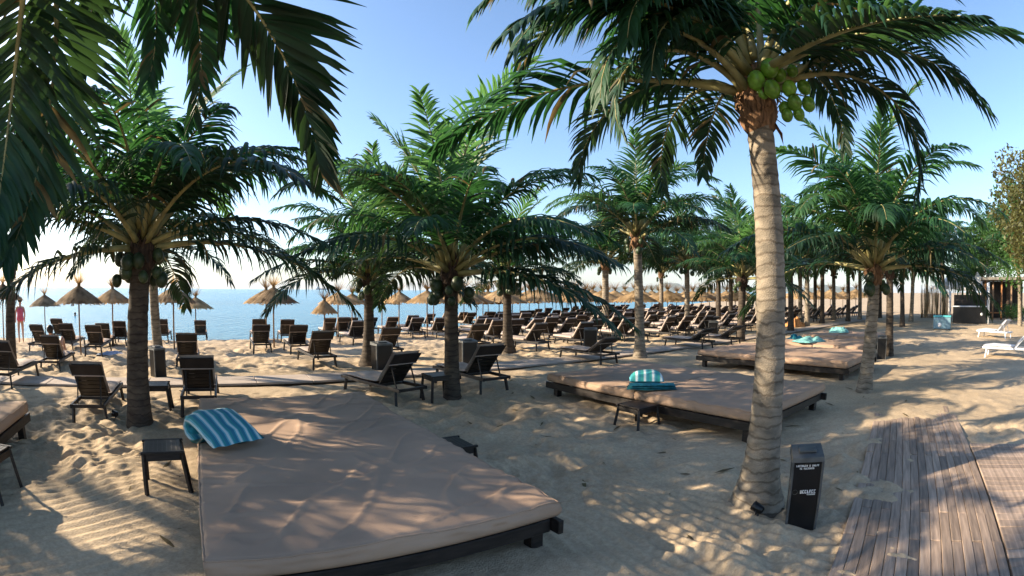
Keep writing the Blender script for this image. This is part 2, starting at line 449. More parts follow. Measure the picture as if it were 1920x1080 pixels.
# ------------------------------------------------------------------ palms
def rachis(L, e0, bend, n=15, p=1.25):
    pts = [Vector((0, 0, 0))]; tan = []
    for i in range(n):
        e = e0 - bend * ((i + .5) / n) ** p
        t = Vector((math.cos(e), 0, math.sin(e))); tan.append(t)
        pts.append(pts[-1] + t * (L / n))
    return pts, tan
def frond_mesh(L, e0, bend, hang, leafm, seed, nl=52, ll=.80, lw=.048, ragged=.06, spread=1.0):
    rng = random.Random(seed); n = 15
    pts, tan = rachis(L, e0, bend, n)
    side = rng.uniform(-.10, .10) * L
    pts = [p + Vector((0, side * (i / n) ** 2, 0)) for i, p in enumerate(pts)]
    mb = MB()
    rad = [(.034 * (1 - i / n) ** 2.2 + .012 * (1 - i / n)) * (1.4 if i == 0 else 1) + .003 for i in range(n + 1)]
    mb.tube(pts, rad, 6, True, 1)
    s0 = .17
    for k in range(nl):
        for sg in (-1, 1):
            if rng.random() < ragged: continue
            s = s0 + (1 - s0) * (k + rng.uniform(.1, .9) * .8) / nl
            s = min(s, .995); f = s * n; i = min(int(f), n - 1)
            p = pts[i].lerp(pts[i + 1], f - i); t = tan[i]; nn = Vector((-t.z, 0, t.x)); 
            q = (s - s0) / (1 - s0)
            ln = ll * (.55 + .45 * math.sin(math.pi * min(1, q * 1.15 + .12))) * (1 - .45 * q ** 3) * rng.uniform(.85, 1.08) * L / 2.8
            a = R((66 - 36 * q ** 1.3 + rng.uniform(-6, 6)) * spread); l = R(rng.uniform(2, 26) - 8 * q)
            d = t * math.cos(a) + (Vector((0, sg, 0)) * math.cos(l) + nn * math.sin(l)) * math.sin(a)
            ws = [.45, 1, .95, .6, .04]; m = 5; c = p.copy(); vs = []
            roll = rng.uniform(-.35, .35)
            h = hang * rng.uniform(.7, 1.3)
            for j in range(m):
                wv = d.cross(nn)
                if wv.length < .05: wv = d.cross(Vector((0, 0, 1)))
                wv.normalize(); up = wv.cross(d).normalized()
                wv = (wv * math.cos(roll) + up * math.sin(roll)); up = wv.cross(d).normalized()
                W = lw * ws[j] * .5 * (L / 2.8)
                vs += [c + wv * W - up * W * .5, c, c - wv * W - up * W * .5]
                c = c + d * (ln / (m - 1))
                d = (d + Vector((0, 0, -1)) * h * (.12 + .16 * j)).normalized()
            fs = []
            for j in range(m - 1):
                b = j * 3; fs += [(b, b + 1, b + 4, b + 3), (b + 1, b + 2, b + 5, b + 4)]
            mb.add(vs, fs, True, 2 if rng.random() < .02 + .04 * (s < .3) else 0)
    return mb.mesh('frond', [leafm, PETI, DRYLEAF])
# kinds of frond by how they stand:  (start elevation, bend)
POOL = {}
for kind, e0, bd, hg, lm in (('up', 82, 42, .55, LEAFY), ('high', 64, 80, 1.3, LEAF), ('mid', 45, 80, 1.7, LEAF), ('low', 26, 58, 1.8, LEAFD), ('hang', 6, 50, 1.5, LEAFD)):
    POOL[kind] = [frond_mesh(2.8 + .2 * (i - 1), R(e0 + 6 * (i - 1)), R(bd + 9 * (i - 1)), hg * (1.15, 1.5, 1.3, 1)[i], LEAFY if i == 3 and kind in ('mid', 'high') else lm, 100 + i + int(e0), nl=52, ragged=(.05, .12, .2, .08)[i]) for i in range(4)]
def frond_toward(parent, root, tip, L, seed, hang=1.0, leafm=None, nl=50, lw=.056, ll=.84, spread=1.0):
    """a frond from root whose tip comes near the wanted point"""
    d = tip - root; reach = math.hypot(d.x, d.y); best = None
    for e in range(-50, 90, 5):
        for b in range(15, 150, 7):
            p, _ = rachis(L, R(e), R(b), 12)
            c = abs(p[-1].x - reach) + abs(p[-1].z - d.z) + .0025 * abs(b - 75)
            if best is None or c < best[0]: best = (c, e, b)
    me = frond_mesh(L, R(best[1]), R(best[2]), hang, leafm or LEAF, seed, nl=nl, lw=lw, ll=ll, ragged=.03, spread=spread)
    return link('frond', me, parent, root - parent.location, (0, 0, math.atan2(d.y, d.x)))
def trunk_mesh(h, r0, r1, lean, flare, m, seed, step=.115, nseg=18, curve=0):
    rng = random.Random(seed); vs = []; fs = []; zs = []
    z = -.12
    ring = step
    while z < h: zs.append(z); z += step / 4
    zs.append(h)
    ph = [rng.uniform(-.03, .03) for _ in range(200)]
    for z in zs:
        t = max(0, z) / h; k = int((z + .2) / ring); fr = ((z + .2) / ring) % 1
        r = r0 + (r1 - r0) * t ** .6 + flare * math.exp(-max(0, z) / .34)
        r *= 1 + (.035 + .5 * abs(ph[k % 200])) * (1 - fr) ** 2 - .015
        cx = lean[0] * (t + curve * t * (1 - t)); cy = lean[1] * (t + curve * t * (1 - t))
        for j in range(nseg):
            a = 2 * math.pi * j / nseg
            q = r * (1 + .025 * math.sin(3 * a + ph[k % 200] * 60) + (.006 * rng.uniform(-1, 1)))
            vs.append((cx + q * math.cos(a), cy + q * math.sin(a), z + .012 * math.sin(a * 2 + k)))
    for i in range(len(zs) - 1):
        for j in range(nseg): fs.append((i * nseg + j, i * nseg + (j + 1) % nseg, (i + 1) * nseg + (j + 1) % nseg, (i + 1) * nseg + j))
    fs.append(tuple((len(zs) - 1) * nseg + j for j in range(nseg)))
    return MB().add(vs, fs, True).mesh('trunk', m)
def sheath_mesh(r, h, m, seed, n=20):
    rng = random.Random(seed); mb = MB(); vs = []; fs = []; L = 9
    for i in range(L):
        t = i / (L - 1)
        rr_ = r * (1.02 + .62 * math.sin(math.pi * min(1, t * 1.05)) * (1 - .25 * t) - .25 * t)
        for j in range(n):
            a = 2 * math.pi * j / n
            q = rr_ * (1 + .13 * rng.uniform(-1, 1) + .10 * math.sin(5 * a + 2.5 * t))
            vs.append((q * math.cos(a), q * math.sin(a), -.1 * h + t * 1.1 * h + rng.uniform(-.02, .02)))
    for i in range(L - 1):
        for j in range(n): fs.append((i * n + j, i * n + (j + 1) % n, (i + 1) * n + (j + 1) % n, (i + 1) * n + j))
    fs.append(tuple((L - 1) * n + j for j in range(n)))
    mb.add(vs, fs, True)
    for k in range(46):                            # torn strips of fibre and stubs of old leaf bases
        a = rng.uniform(0, 2 * math.pi); z = rng.uniform(.0, .8) * h; q = r * rng.uniform(1.1, 1.5)
        o = Vector((math.cos(a), math.sin(a), 0)); s = Vector((-o.y, o.x, 0))
        p = o * q + Vector((0, 0, z)); ln = rng.uniform(.10, .32); d = (o * rng.uniform(.1, .5) + Vector((0, 0, rng.choice((-1, 1, 1)))) + s * rng.uniform(-.4, .4)).normalized()
        wd = rng.uniform(.008, .035)
        mb.add([p - s * wd - o * .05, p + s * wd - o * .05, p + d * ln * .6 + s * wd * .8 + o * .02, p + d * ln * .6 - s * wd * .8 + o * .02, p + d * ln], [(0, 1, 2, 3), (3, 2, 4)], False)
    return mb.mesh('fibre_sheath', m)
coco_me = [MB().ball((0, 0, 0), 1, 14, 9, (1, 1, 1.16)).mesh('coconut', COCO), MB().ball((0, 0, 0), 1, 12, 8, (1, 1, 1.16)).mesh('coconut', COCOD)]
SHEATHS = {}
def crown(parent, top, L, counts, seed, rot0=0, skip=(), toward=None):
    rng = random.Random(seed); a = rot0 if rot0 else rng.uniform(0, 6.28); i = 0
    for kind, cnt in counts:
        for k in range(cnt):
            a += 2.39996
            az_ = math.degrees(a) % 360
            if kind in ('hang', 'low') and toward is not None and abs((az_ - toward + 180) % 360 - 180) < (38 if kind == 'hang' else 20): a += 1.1
            if any(((az_ - s0) % 360) < wd for s0, wd in skip): continue
            dz = {'up': .30, 'high': .2, 'mid': .1, 'low': .0, 'hang': -.06}[kind]
            o = Vector((math.cos(a), math.sin(a), 0)) * (.05 if kind == 'up' else .12)
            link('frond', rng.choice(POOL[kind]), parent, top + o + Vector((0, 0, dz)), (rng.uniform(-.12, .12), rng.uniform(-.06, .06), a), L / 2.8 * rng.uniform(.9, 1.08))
            i += 1
def palm(base, toppx, label, L=2.8, r0=.15, r1=.105, flare=.06, seed=1, dark=True, coco=8, counts=(('up', 4), ('high', 7), ('mid', 8), ('low', 7), ('hang', 3)), h=None, lean=None, group='coconut palms on the beach', skip=(), rot0=0, step=.115, sheath_h=.5):
    base = Vector(base); base.z = sand_z(base.x, base.y) - .02 if math.hypot(base.x, base.y) < 60 else base.z
    t = thing('coconut_palm', label, 'palm tree', base, 0, group)
    if toppx:
        D = math.hypot(base.x, base.y); tp = AT(toppx[0], toppx[1], D)
        lean = (tp.x - base.x, tp.y - base.y); h = tp.z - base.z
    lean = lean or (0, 0)
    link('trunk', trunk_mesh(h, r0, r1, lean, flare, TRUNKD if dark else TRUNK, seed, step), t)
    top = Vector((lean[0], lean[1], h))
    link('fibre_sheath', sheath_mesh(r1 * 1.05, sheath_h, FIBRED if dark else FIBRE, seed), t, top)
    top = top + Vector((0, 0, sheath_h * .62))
    crown(t, top, L, counts, seed, rot0, skip, math.degrees(math.atan2(-base.y, -base.x)))
    rng = random.Random(seed + 5)
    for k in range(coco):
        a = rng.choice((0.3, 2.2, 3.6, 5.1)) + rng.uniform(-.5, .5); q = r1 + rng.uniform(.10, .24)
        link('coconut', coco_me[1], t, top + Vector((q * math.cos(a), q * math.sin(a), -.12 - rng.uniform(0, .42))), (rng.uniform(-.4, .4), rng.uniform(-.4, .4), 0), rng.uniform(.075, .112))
    return t, top

# the large palm with green coconuts
P1, top1 = palm(G(1420, 938), (1425, 236), 'tall pale palm trunk by the black bin, bunch of bright green coconuts under its crown', L=2.7, r0=.15, r1=.128, flare=.14, seed=11, dark=False, coco=0,
                counts=(('up', 3), ('high', 3)), rot0=.4, sheath_h=.62, step=.105)
w1 = P1.location + top1
D1 = math.hypot(w1.x, w1.y)
for i, (px, py, D, L, hg, lm) in enumerate((
        (1845, 205, 5.0, 2.6, 2.0, LEAFD), (1700, 350, 4.9, 2.3, 1.9, LEAFD), (1345, 330, 6.1, 2.0, 1.0, LEAFD), (775, 268, 5.6, 3.5, 1.6, LEAF),
        (1010, 60, 2.9, 2.7, 2.4, LEAF), (1075, 330, 5.3, 2.4, 1.1, LEAFD), (1245, 345, 5.9, 2.3, 1.0, LEAFD), (1180, 250, 4.0, 2.0, 1.6, LEAFD), (905, -5, 3.3, 2.9, 2.2, LEAF), (985, 20, 2.5, 2.8, 2.4, LEAFD), (1690, 25, 3.6, 2.3, 1.6, LEAF), (1830, 15, 3.0, 2.5, 1.4, LEAFD),
        (1110, 185, 3.3, 2.3, 2.4, LEAF), (1165, 60, 3.0, 2.3, 2.6, LEAF), (1060, -40, 2.7, 2.7, 2.6, LEAFD), (1230, 120, 3.2, 2.0, 2.2, LEAFD), (960, 130, 4.6, 2.9, 1.2, LEAFD), (1910, 60, 3.6, 2.6, .9, LEAFY), (1760, -20, 3.9, 2.3, .9, LEAF), (1560, -150, 5.3, 2.4, .8, LEAF), (1330, -180, 5.0, 2.5, .8, LEAFY), (1450, -200, 4.2, 2.4, .8, LEAFY), (1600, 270, 6.2, 2.4, 1.0, LEAFD), (1800, 60, 6.2, 2.8, .9, LEAF))):
    a = AT(px, py, D)
    d = (a - w1).to_2d().normalized() * .13
    frond_toward(P1, w1 + Vector((d.x, d.y, -.05 if py > 150 else .12)), a, L, 300 + i, hg, lm)
vd = Vector((w1.x, w1.y, 0)).normalized(); rd = Vector((vd.y, -vd.x, 0))
stalk = MB()
for (px, py, r, f) in ((1443, 128, 19, .20), (1418, 151, 18, .22), (1448, 167, 17, .27), (1486, 133, 12, .12), (1480, 166, 15, .22), (1508, 164, 14, .14), (1490, 193, 15, .22), (1516, 195, 14, .16), (1472, 203, 13, .14), (1476, 216, 12, .20), (1498, 214, 12, .18), (1462, 140, 14, .10), (1428, 176, 13, .16)):
    p = AT(px, py, D1 - f) - P1.location
    rad = r / F_PX * D1 * .98
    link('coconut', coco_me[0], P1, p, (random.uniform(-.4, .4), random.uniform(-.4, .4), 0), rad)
    q = top1 + rd * .1 - vd * .08 + Vector((0, 0, -.05))
    stalk.tube([q, (q + p) / 2 + Vector((0, 0, .05)), p + Vector((0, 0, rad))], [.014, .01, .006], 5)
link('fruit_stalk', stalk.mesh('fruit_stalk', PETI), P1)

# near left palm whose crown hangs into the top of the picture
x, y = uv(-1.55, 2.0)
P7, top7 = palm((x, y, 0), None, 'near palm whose long fronds hang down across the top left of the view', L=2.7, r0=.15, r1=.12, seed=21, dark=False, coco=6, h=3.7,
                counts=(('up', 2), ('high', 3), ('mid', 3), ('low', 2)), rot0=2.4, skip=((340, 110),))
w7 = P7.location + top7
for i, (px, py, D, L, hg) in enumerate(((578, 330, 3.2, 2.9, .35), (370, 215, 3.5, 2.6, .6), (36, 490, 3.5, 2.9, .4), (200, 110, 3.4, 2.5, .7), (-70, 470, 3.3, 2.7, .5), (290, 50, 3.7, 2.6, .7), (100, 60, 3.5, 2.4, .7), (470, 40, 4.1, 3.0, .8))):
    a = AT(px, py, D)
    d = (a - w7).to_2d().normalized() * .13
    frond_toward(P7, w7 + Vector((d.x, d.y, 0)), a, L, 400 + i, hg, LEAF if i % 2 else LEAFD, nl=50, lw=.064 if i else .070, ll=.72 if i else .84, spread=.98)

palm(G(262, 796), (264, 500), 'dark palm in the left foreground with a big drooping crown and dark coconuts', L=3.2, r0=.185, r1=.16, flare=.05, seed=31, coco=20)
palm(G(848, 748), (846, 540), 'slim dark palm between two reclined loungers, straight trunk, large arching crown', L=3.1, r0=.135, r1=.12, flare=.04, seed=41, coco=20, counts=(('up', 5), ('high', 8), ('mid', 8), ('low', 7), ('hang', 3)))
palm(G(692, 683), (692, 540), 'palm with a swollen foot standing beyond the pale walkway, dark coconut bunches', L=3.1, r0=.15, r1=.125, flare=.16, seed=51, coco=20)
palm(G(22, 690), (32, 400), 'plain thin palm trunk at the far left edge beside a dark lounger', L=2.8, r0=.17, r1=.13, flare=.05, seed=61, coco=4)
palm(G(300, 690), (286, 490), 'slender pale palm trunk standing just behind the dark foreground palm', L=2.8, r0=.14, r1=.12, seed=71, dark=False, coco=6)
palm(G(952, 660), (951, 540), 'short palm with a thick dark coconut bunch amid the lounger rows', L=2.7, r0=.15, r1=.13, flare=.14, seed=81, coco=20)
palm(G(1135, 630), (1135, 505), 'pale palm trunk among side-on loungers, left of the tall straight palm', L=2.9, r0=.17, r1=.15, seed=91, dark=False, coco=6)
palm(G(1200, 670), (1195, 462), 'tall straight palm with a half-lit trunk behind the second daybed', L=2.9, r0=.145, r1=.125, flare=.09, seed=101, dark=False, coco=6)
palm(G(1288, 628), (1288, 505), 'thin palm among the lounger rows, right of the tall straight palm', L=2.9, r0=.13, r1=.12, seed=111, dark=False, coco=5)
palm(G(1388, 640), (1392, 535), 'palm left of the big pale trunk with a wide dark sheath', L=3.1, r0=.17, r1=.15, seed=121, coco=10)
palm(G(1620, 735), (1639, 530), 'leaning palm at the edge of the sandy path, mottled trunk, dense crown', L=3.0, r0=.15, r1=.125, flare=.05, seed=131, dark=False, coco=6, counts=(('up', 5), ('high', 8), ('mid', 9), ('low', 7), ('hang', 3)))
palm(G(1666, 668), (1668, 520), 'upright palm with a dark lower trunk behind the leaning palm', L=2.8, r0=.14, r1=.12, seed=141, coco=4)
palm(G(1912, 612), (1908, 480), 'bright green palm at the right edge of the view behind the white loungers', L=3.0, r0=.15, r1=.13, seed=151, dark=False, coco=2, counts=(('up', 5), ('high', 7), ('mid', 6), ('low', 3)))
far_lab = 'small distant palm beyond daybeds, %s from the left among these'
FARP = ((1347, 612, 1347, 520), (1240, 606, 1240, 520), (1483, 622, 1482, 515), (1513, 612, 1513, 510), (1541, 606, 1542, 512), (1563, 600, 1563, 515), (1692, 612, 1690, 500), (1708, 604, 1712, 505), (1590, 604, 1590, 510), (1736, 592, 1738, 515), (1470, 598, 1470, 520), (1420, 606, 1420, 515), (1815, 588, 1812, 490), (1855, 592, 1850, 470), (1650, 596, 1650, 505), (1500, 604, 1500, 500), (1528, 598, 1528, 500), (1612, 600, 1612, 500), (1770, 596, 1765, 470), (1440, 602, 1440, 505), (1370, 606, 1370, 515))
for i, (px, py, tx, ty) in enumerate(FARP):
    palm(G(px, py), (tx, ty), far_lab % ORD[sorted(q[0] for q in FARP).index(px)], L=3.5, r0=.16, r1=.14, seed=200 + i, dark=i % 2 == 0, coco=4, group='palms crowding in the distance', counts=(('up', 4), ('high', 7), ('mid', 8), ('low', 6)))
off_lab = 'palm beyond left edge, %s'
for i, (u, v) in enumerate(((-6.7, 7.9), (-6.9, 2.1), (-12.2, 13.6), (-6.6, 5.0))):  # last one is an added, unseen palm that shades the lower-left foreground
    x, y = uv(u, v)
    palm((x, y, 0), None, off_lab % ('in line with the dark foreground palm', 'in line with the near drooping palm', 'in line with the thin edge palm', 'unseen, added to shade the near sand')[i], h=3.1, L=2.9, r0=.16, r1=.13, seed=230 + i, coco=0, group='palms left of the view')

# ------------------------------------------------------------------ daybeds
def mattress_mesh(wd, ln, z0, zt, nu, nv, seed, m, ridges=(), piping=None):
    """a stuffed cover: rounded sides, piped edge, creases pulled across the top"""
    a = np.linspace(-1, 1, nu); b = np.linspace(-1, 1, nv)
    Au, Bv = np.meshgrid(a, b)
    X = Au * (wd / 2 - .035); Y = Bv * (ln / 2 - .035)
    e = np.minimum(wd / 2 - np.abs(X), ln / 2 - np.abs(Y))
    z = zt + .018 * sstep(.0, .5, e) + .012 * fbm(X * 1.3, Y * 1.3, seed, 2)
    wx = X + .12 * vn(X * 1.5, Y * 1.5, seed + 3); wy = Y + .12 * vn(X * 1.5, Y * 1.5, seed + 4)
    cr = 1 - np.abs(vn(wx * 1.1 + wy * .6, wy * 3.0 - wx * .5, seed + 7)); z = z + .018 * (np.maximum(0, cr - .80) / .20) ** 1.5 * sstep(.02, .25, e)
    cr = 1 - np.abs(vn(wx * 2.4 - wy * 1.6, wy * .9 + wx * .6, seed + 8)); z = z + .015 * (np.maximum(0, cr - .80) / .20) ** 1.5 * sstep(.02, .25, e)
    edge = 1 - sstep(.05, .55, e)                      # gathers running in from the edges
    z = z + .013 * edge * (vn(Y * 13 + X * 4, X * 1.5, seed + 9) * (np.abs(X) / wd > np.abs(Y) / ln) + vn(X * 13 + Y * 3, Y * 1.5, seed + 10) * (np.abs(X) / wd <= np.abs(Y) / ln))
    for (p, q, hh, ww) in ridges:
        p = np.array(p); q = np.array(q); d = q - p; L2 = d @ d
        t = np.clip(((X - p[0]) * d[0] + (Y - p[1]) * d[1]) / L2, 0, 1)
        dist = np.hypot(X - p[0] - t * d[0], Y - p[1] - t * d[1] + .05 * np.sin(t * 9))
        z = z + hh * np.exp(-(dist / ww) ** 2) * np.sin(np.pi * np.clip(t, .06, .94))
    vs = np.stack([X, Y, z], -1).reshape(-1, 3)
    idx = np.arange(nu * nv).reshape(nv, nu)
    per = list(idx[0, :]) + list(idx[1:, -1]) + list(idx[-1, -2::-1]) + list(idx[-2:0:-1, 0])
    fs = np.stack([idx[:-1, :-1], idx[:-1, 1:], idx[1:, 1:], idx[1:, :-1]], -1).reshape(-1, 4).tolist()
    vs = vs.tolist(); P = len(per); base = per
    pz = [vs[i][2] for i in per]
    for (off, fz) in ((.018, -.012), (.030, -.03), (.035, -.05), (.037, .6), (.041, .45), (.037, .25), (.020, .04), (-.03, .0)):
        new = []
        for i, k in enumerate(per):
            x, y, _ = vs[k]; sx = x + (off if abs(x) > wd / 2 - .036 else 0) * (1 if x > 0 else -1); sy = y + (off if abs(y) > ln / 2 - .036 else 0) * (1 if y > 0 else -1)
            zz = pz[i] + fz if fz <= 0 and off > 0 else (z0 if off < 0 else z0 + fz * (pz[i] - z0))
            wob = .010 * float(vn(x * 9 + y * 9, fz * 3, seed + 13)) if off > 0.03 else 0
            new.append(len(vs)); vs.append([sx + wob * (abs(x) > wd / 2 - .036), sy + wob * (abs(y) > ln / 2 - .036), zz])
        for i in range(P): fs.append([base[i], new[i], new[(i + 1) % P], base[(i + 1) % P]])
        base = new
    fs.append(base[::-1])
    if piping is not None:
        step = 3 if P > 300 else 1
        loop = [vs[k] for k in per[::step]]; loop.append(loop[0])
        pp = [(x + .022 * (1 if x > 0 else -1) * (abs(x) > wd / 2 - .05), y + .022 * (1 if y > 0 else -1) * (abs(y) > ln / 2 - .05), z_ - .014) for x, y, z_ in loop]
        piping.tube(pp, .0075, 5, False)
    me = bpy.data.meshes.new('mattress'); me.from_pydata(vs, [], fs); me.materials.append(m)
    me.polygons.foreach_set('use_smooth', [True] * len(fs)); me.update()
    return me
def daybed(u0, u1, v0, v1, label, seed, nu=40, nv=60, two=True, ridges=(), rails=True):
    c = uv((u0 + u1) / 2, (v0 + v1) / 2); wd, ln = u1 - u0, v1 - v0
    t = thing('daybed', label, 'daybed', (c[0], c[1], 0), math.pi / 2 - UA, 'large double daybeds on the sand')
    if two:
        for sgn in (-1, 1):
            pb_ = MB(); mt = link('mattress', mattress_mesh(wd, ln / 2 - .012, .285, .435, nu, nv // 2, seed + sgn, MATT, (), pb_), t, (0, sgn * ln / 4, 0))
            link('piping', pb_.mesh('piping', MATT), mt)
    else:
        pb_ = MB(); mt = link('mattress', mattress_mesh(wd, ln, .285, .435, nu, nv, seed, MATT, ridges, pb_), t)
        link('piping', pb_.mesh('piping', MATT), mt)
    w2, l2 = wd / 2 - .03, ln / 2 - .03
    for sgn in (-1, 1):
        link('side_rail', MB().box((sgn * w2, 0, .215), (.05, ln + .10, .115), None, .006).mesh('side_rail', WOODD), t)
        link('end_rail', MB().box((0, sgn * (l2 - .03), .21), (wd - .125, .05, .11), None, .006).mesh('end_rail', WOODD), t)
    for k in range(9):
        link('deck_board', MB().box((0, -l2 + .2 + k * (2 * l2 - .4) / 8, .27), (wd - .13, .16, .022), None, .003).mesh('deck_board', WOODD), t)
    leg = MB().box((0, 0, .05), (.11, .11, .215), None, .006).mesh('leg', WOODD)
    for sx in (-1, 1):
        for y in (-l2 + .14, 0.0, l2 - .14): link('leg', leg, t, (sx * (w2 - .09), y, 0))
    return t
daybed(-.22, 2.28, 2.72, 7.35, 'huge taupe daybed filling the foreground, dappled with shade, a striped cushion at its left edge', 500, 130, 220, False,
       (((.15, -.35), (.55, -1.25), .035, .05), ((.55, -1.25), (.95, -1.75), .03, .06), ((-.2, .6), (.25, 1.1), .014, .05), ((.3, 1.2), (1.0, 1.55), .014, .05), ((-.9, -1.5), (.2, -1.95), .02, .06)))
daybed(5.82, 8.4, 3.1, 7.45, 'taupe double daybed behind the big palm trunk, carrying a teal towel and striped pillow', 520, 50, 80)
daybed(11.2, 13.8, 3.6, 7.9, 'third daybed back, partly hidden by the big palm trunk, nothing lying on it', 540)
daybed(14.7, 16.9, 4.4, 7.5, 'sunlit daybed with pale teal towels, beyond the empty third daybed', 560)
daybed(18.0, 20.3, 4.9, 7.7, 'furthest daybed, with a teal cushion, next to the upright palm trunks', 580)
daybed(-5.45, -2.95, 2.8, 7.05, 'daybed cut off by the left edge of the view, only a corner showing', 600)

# striped cushion draped on the big daybed
def stripe_mat(name, axis=0, freq=9.5, c1=(.02, .17, .26), c2=(.50, .60, .60), thr=.62):
    m = bpy.data.materials.new(name); m.use_nodes = True; t = m.node_tree; N = t.nodes; L = t.links
    tc = N.new('ShaderNodeTexCoord'); sp = N.new('ShaderNodeSeparateXYZ'); L.new(tc.outputs['Object'], sp.inputs[0])
    mu = N.new('ShaderNodeMath'); mu.operation = 'MULTIPLY'; mu.inputs[1].default_value = freq; L.new(sp.outputs[axis], mu.inputs[0])
    fr = N.new('ShaderNodeMath'); fr.operation = 'FRACT'; L.new(mu.outputs[0], fr.inputs[0])
    rp = N.new('ShaderNodeValToRGB'); rp.color_ramp.interpolation = 'CONSTANT'
    el = rp.color_ramp.elements; el[0].position = 0; el[0].color = (*c1, 1); el[1].position = thr; el[1].color = (*c2, 1)
    e = el.new(.30); e.color = (c1[0] * 1.4, c1[1] * 1.35, c1[2] * 1.0, 1); e = el.new(.52); e.color = (.13, .40, .46, 1); e = el.new(.86); e.color = (.10, .36, .44, 1)
    L.new(fr.outputs[0], rp.inputs[0]); p = N['Principled BSDF']; p.inputs['Roughness'].default_value = .9; L.new(rp.outputs[0], p.inputs['Base Color'])
    n = N.new('ShaderNodeTexNoise'); n.inputs['Scale'].default_value = 160; b = N.new('ShaderNodeBump'); b.inputs['Strength'].default_value = .4; b.inputs['Distance'].default_value = .01
    L.new(n.outputs['Fac'], b.inputs['Height']); L.new(b.outputs[0], p.inputs['Normal'])
    return m
STRIPE = stripe_mat('teal_striped_towelling', 0, 9.2)
def soft_slab(prof, wd, thick, nx, m, name, seed):
    """a padded slab that follows a profile (y, z), width along x"""
    prof = [Vector((0, a, b)) for a, b in prof]; n = len(prof); vs = []; fs = []
    for side in (0, 1):
        for i, p in enumerate(prof):
            t = (prof[min(i + 1, n - 1)] - prof[max(i - 1, 0)]).normalized(); nn = Vector((0, -t.z, t.y))
            for j in range(nx):
                a = 2 * j / (nx - 1) - 1; s = i / (n - 1) * 2 - 1
                th = thick * (1 - abs(a) ** 4) ** .5 * (1 - abs(s) ** 8) ** .5 * .5
                th = th * (1 + .25 * float(vn(a * 3, s * 4, seed)))
                q = p + nn * th * (1 if side == 0 else -1); vs.append((a * wd / 2 * (1 - .03 * (1 - abs(s))), q.y, q.z + .008 * float(vn(a * 4, s * 5, seed + 2))))
    S = n * nx
    for i in range(n - 1):
        for j in range(nx - 1):
            a = i * nx + j
            fs.append((a, a + 1, a + nx + 1, a + nx)); fs.append((S + a, S + a + nx, S + a + nx + 1, S + a + 1))
    return MB().add(vs, fs, True).mesh(name, m)
p0 = G(398, 812, .5); p1 = G(492, 862, .47); d = p1 - p0
cush = thing('striped_cushion', 'blue and white striped wedge cushion lying on the left edge of the big daybed', 'cushion', (p0.x, p0.y, .46), math.atan2(d.y, d.x) - math.pi / 2)
link('cover', soft_slab([(.12, .04), (.02, .03), (-.07, .06), (-.11, .13), (-.06, .20), (.05, .215), (.18, .19), (.32, .145), (.46, .105), (.58, .075)], .60, .15, 22, STRIPE, 'cover', 3), cush)
link('roll_filling', MB().tube([(-.27, .0, .085), (-.2, .0, .09), (0, 0, .09), (.2, 0, .09), (.27, 0, .085)], [.03, .065, .072, .065, .03], 12).mesh('roll_filling', TEAL), cush)
p = G(1222, 730, .46)
tw = thing('folded_towel', 'folded teal towel on the middle of the second daybed, under a striped pillow', 'towel', (p.x, p.y, .46), R(-12))
for k in range(3):
    link('towel_fold', soft_slab([(-.14 + .01 * k, 0), (-.05, .002), (.05, .001), (.15 - .01 * k, 0)], .78 - .03 * k, .036, 14, TEAL, 'towel_fold', 30 + k), tw, (0, 0, .018 + .030 * k))
p2 = G(1211, 716, .52)
_a = np.linspace(-1, 1, 26); _A, _B = np.meshgrid(_a, _a)
_e = np.clip(1 - np.abs(_A) ** 3.2, 0, 1) ** .5 * np.clip(1 - np.abs(_B) ** 2.4, 0, 1) ** .5
pil = thing('striped_pillow', 'small teal pillow with white stripes lying on the folded teal towel', 'pillow', (p2.x + .02, p2.y + .04, .55), R(-12))
link('cover', grid_mesh('cover', _A * .27 * (1 + .03 * np.abs(_B)), _B * .17 * (1 + .05 * np.abs(_A)), _e * .15 + .012 * vn(_A * 3, _B * 3, 5) * _e, stripe_mat('white_striped_pillow', 0, 7.6, (.02, .22, .27), (.62, .70, .70))), pil)
link('underside', grid_mesh('underside', _A * .27 * (1 + .03 * np.abs(_B)), -_B * .17 * (1 + .05 * np.abs(_A)), -_e * .05, TEAL), pil)
def towel_heap(px, py, z, m, label, sx, sy, h, seed, rz=0, cat='towel', name='crumpled_towel'):
    n = 18; a = np.linspace(-1, 1, n); A, B = np.meshgrid(a, a)
    rr2 = np.clip(1 - np.maximum(np.abs(A), np.abs(B)) ** 3, 0, 1)
    Zt = rr2 * h * (.55 + .45 * fbm(A * 2 + seed, B * 2, seed, 3)) + .004
    Xo = A * sx * (1 + .15 * vn(B * 2, A, seed + 1)); Yo = B * sy * (1 + .15 * vn(A * 2, B, seed + 2))
    p = G(px, py, z)
    thing(name, label, cat, (p.x, p.y, z), rz, None, 1, grid_mesh(name, Xo, Yo, Zt, m))
towel_heap(1516, 640, .455, TEALL, 'pale teal towel crumpled on the sunlit daybed', .5, .38, .16, 3, .4)
towel_heap(1490, 636, .455, TEAL, 'small dark teal cushion beside the pale towel on the sunlit daybed', .28, .2, .2, 5, .2, 'cushion', 'small_cushion')
towel_heap(1572, 622, .455, TEALL, 'teal towel heaped on the furthest daybed', .55, .4, .3, 7, .9)
towel_heap(206, 664, sand_z(*G(206, 664)[:2]), mat('pale_blue_towel', (.42, .48, .62), .95, .15, 9, bump=.4), 'pale blue towel dropped on the sand beside the dark foreground palm', .42, .3, .10, 12, .3)
towel_heap(1490, 612, .01, ORANGE, 'orange beach bag or cloth heap left of the furthest daybed', .5, .5, .75, 9, .3, 'cloth')

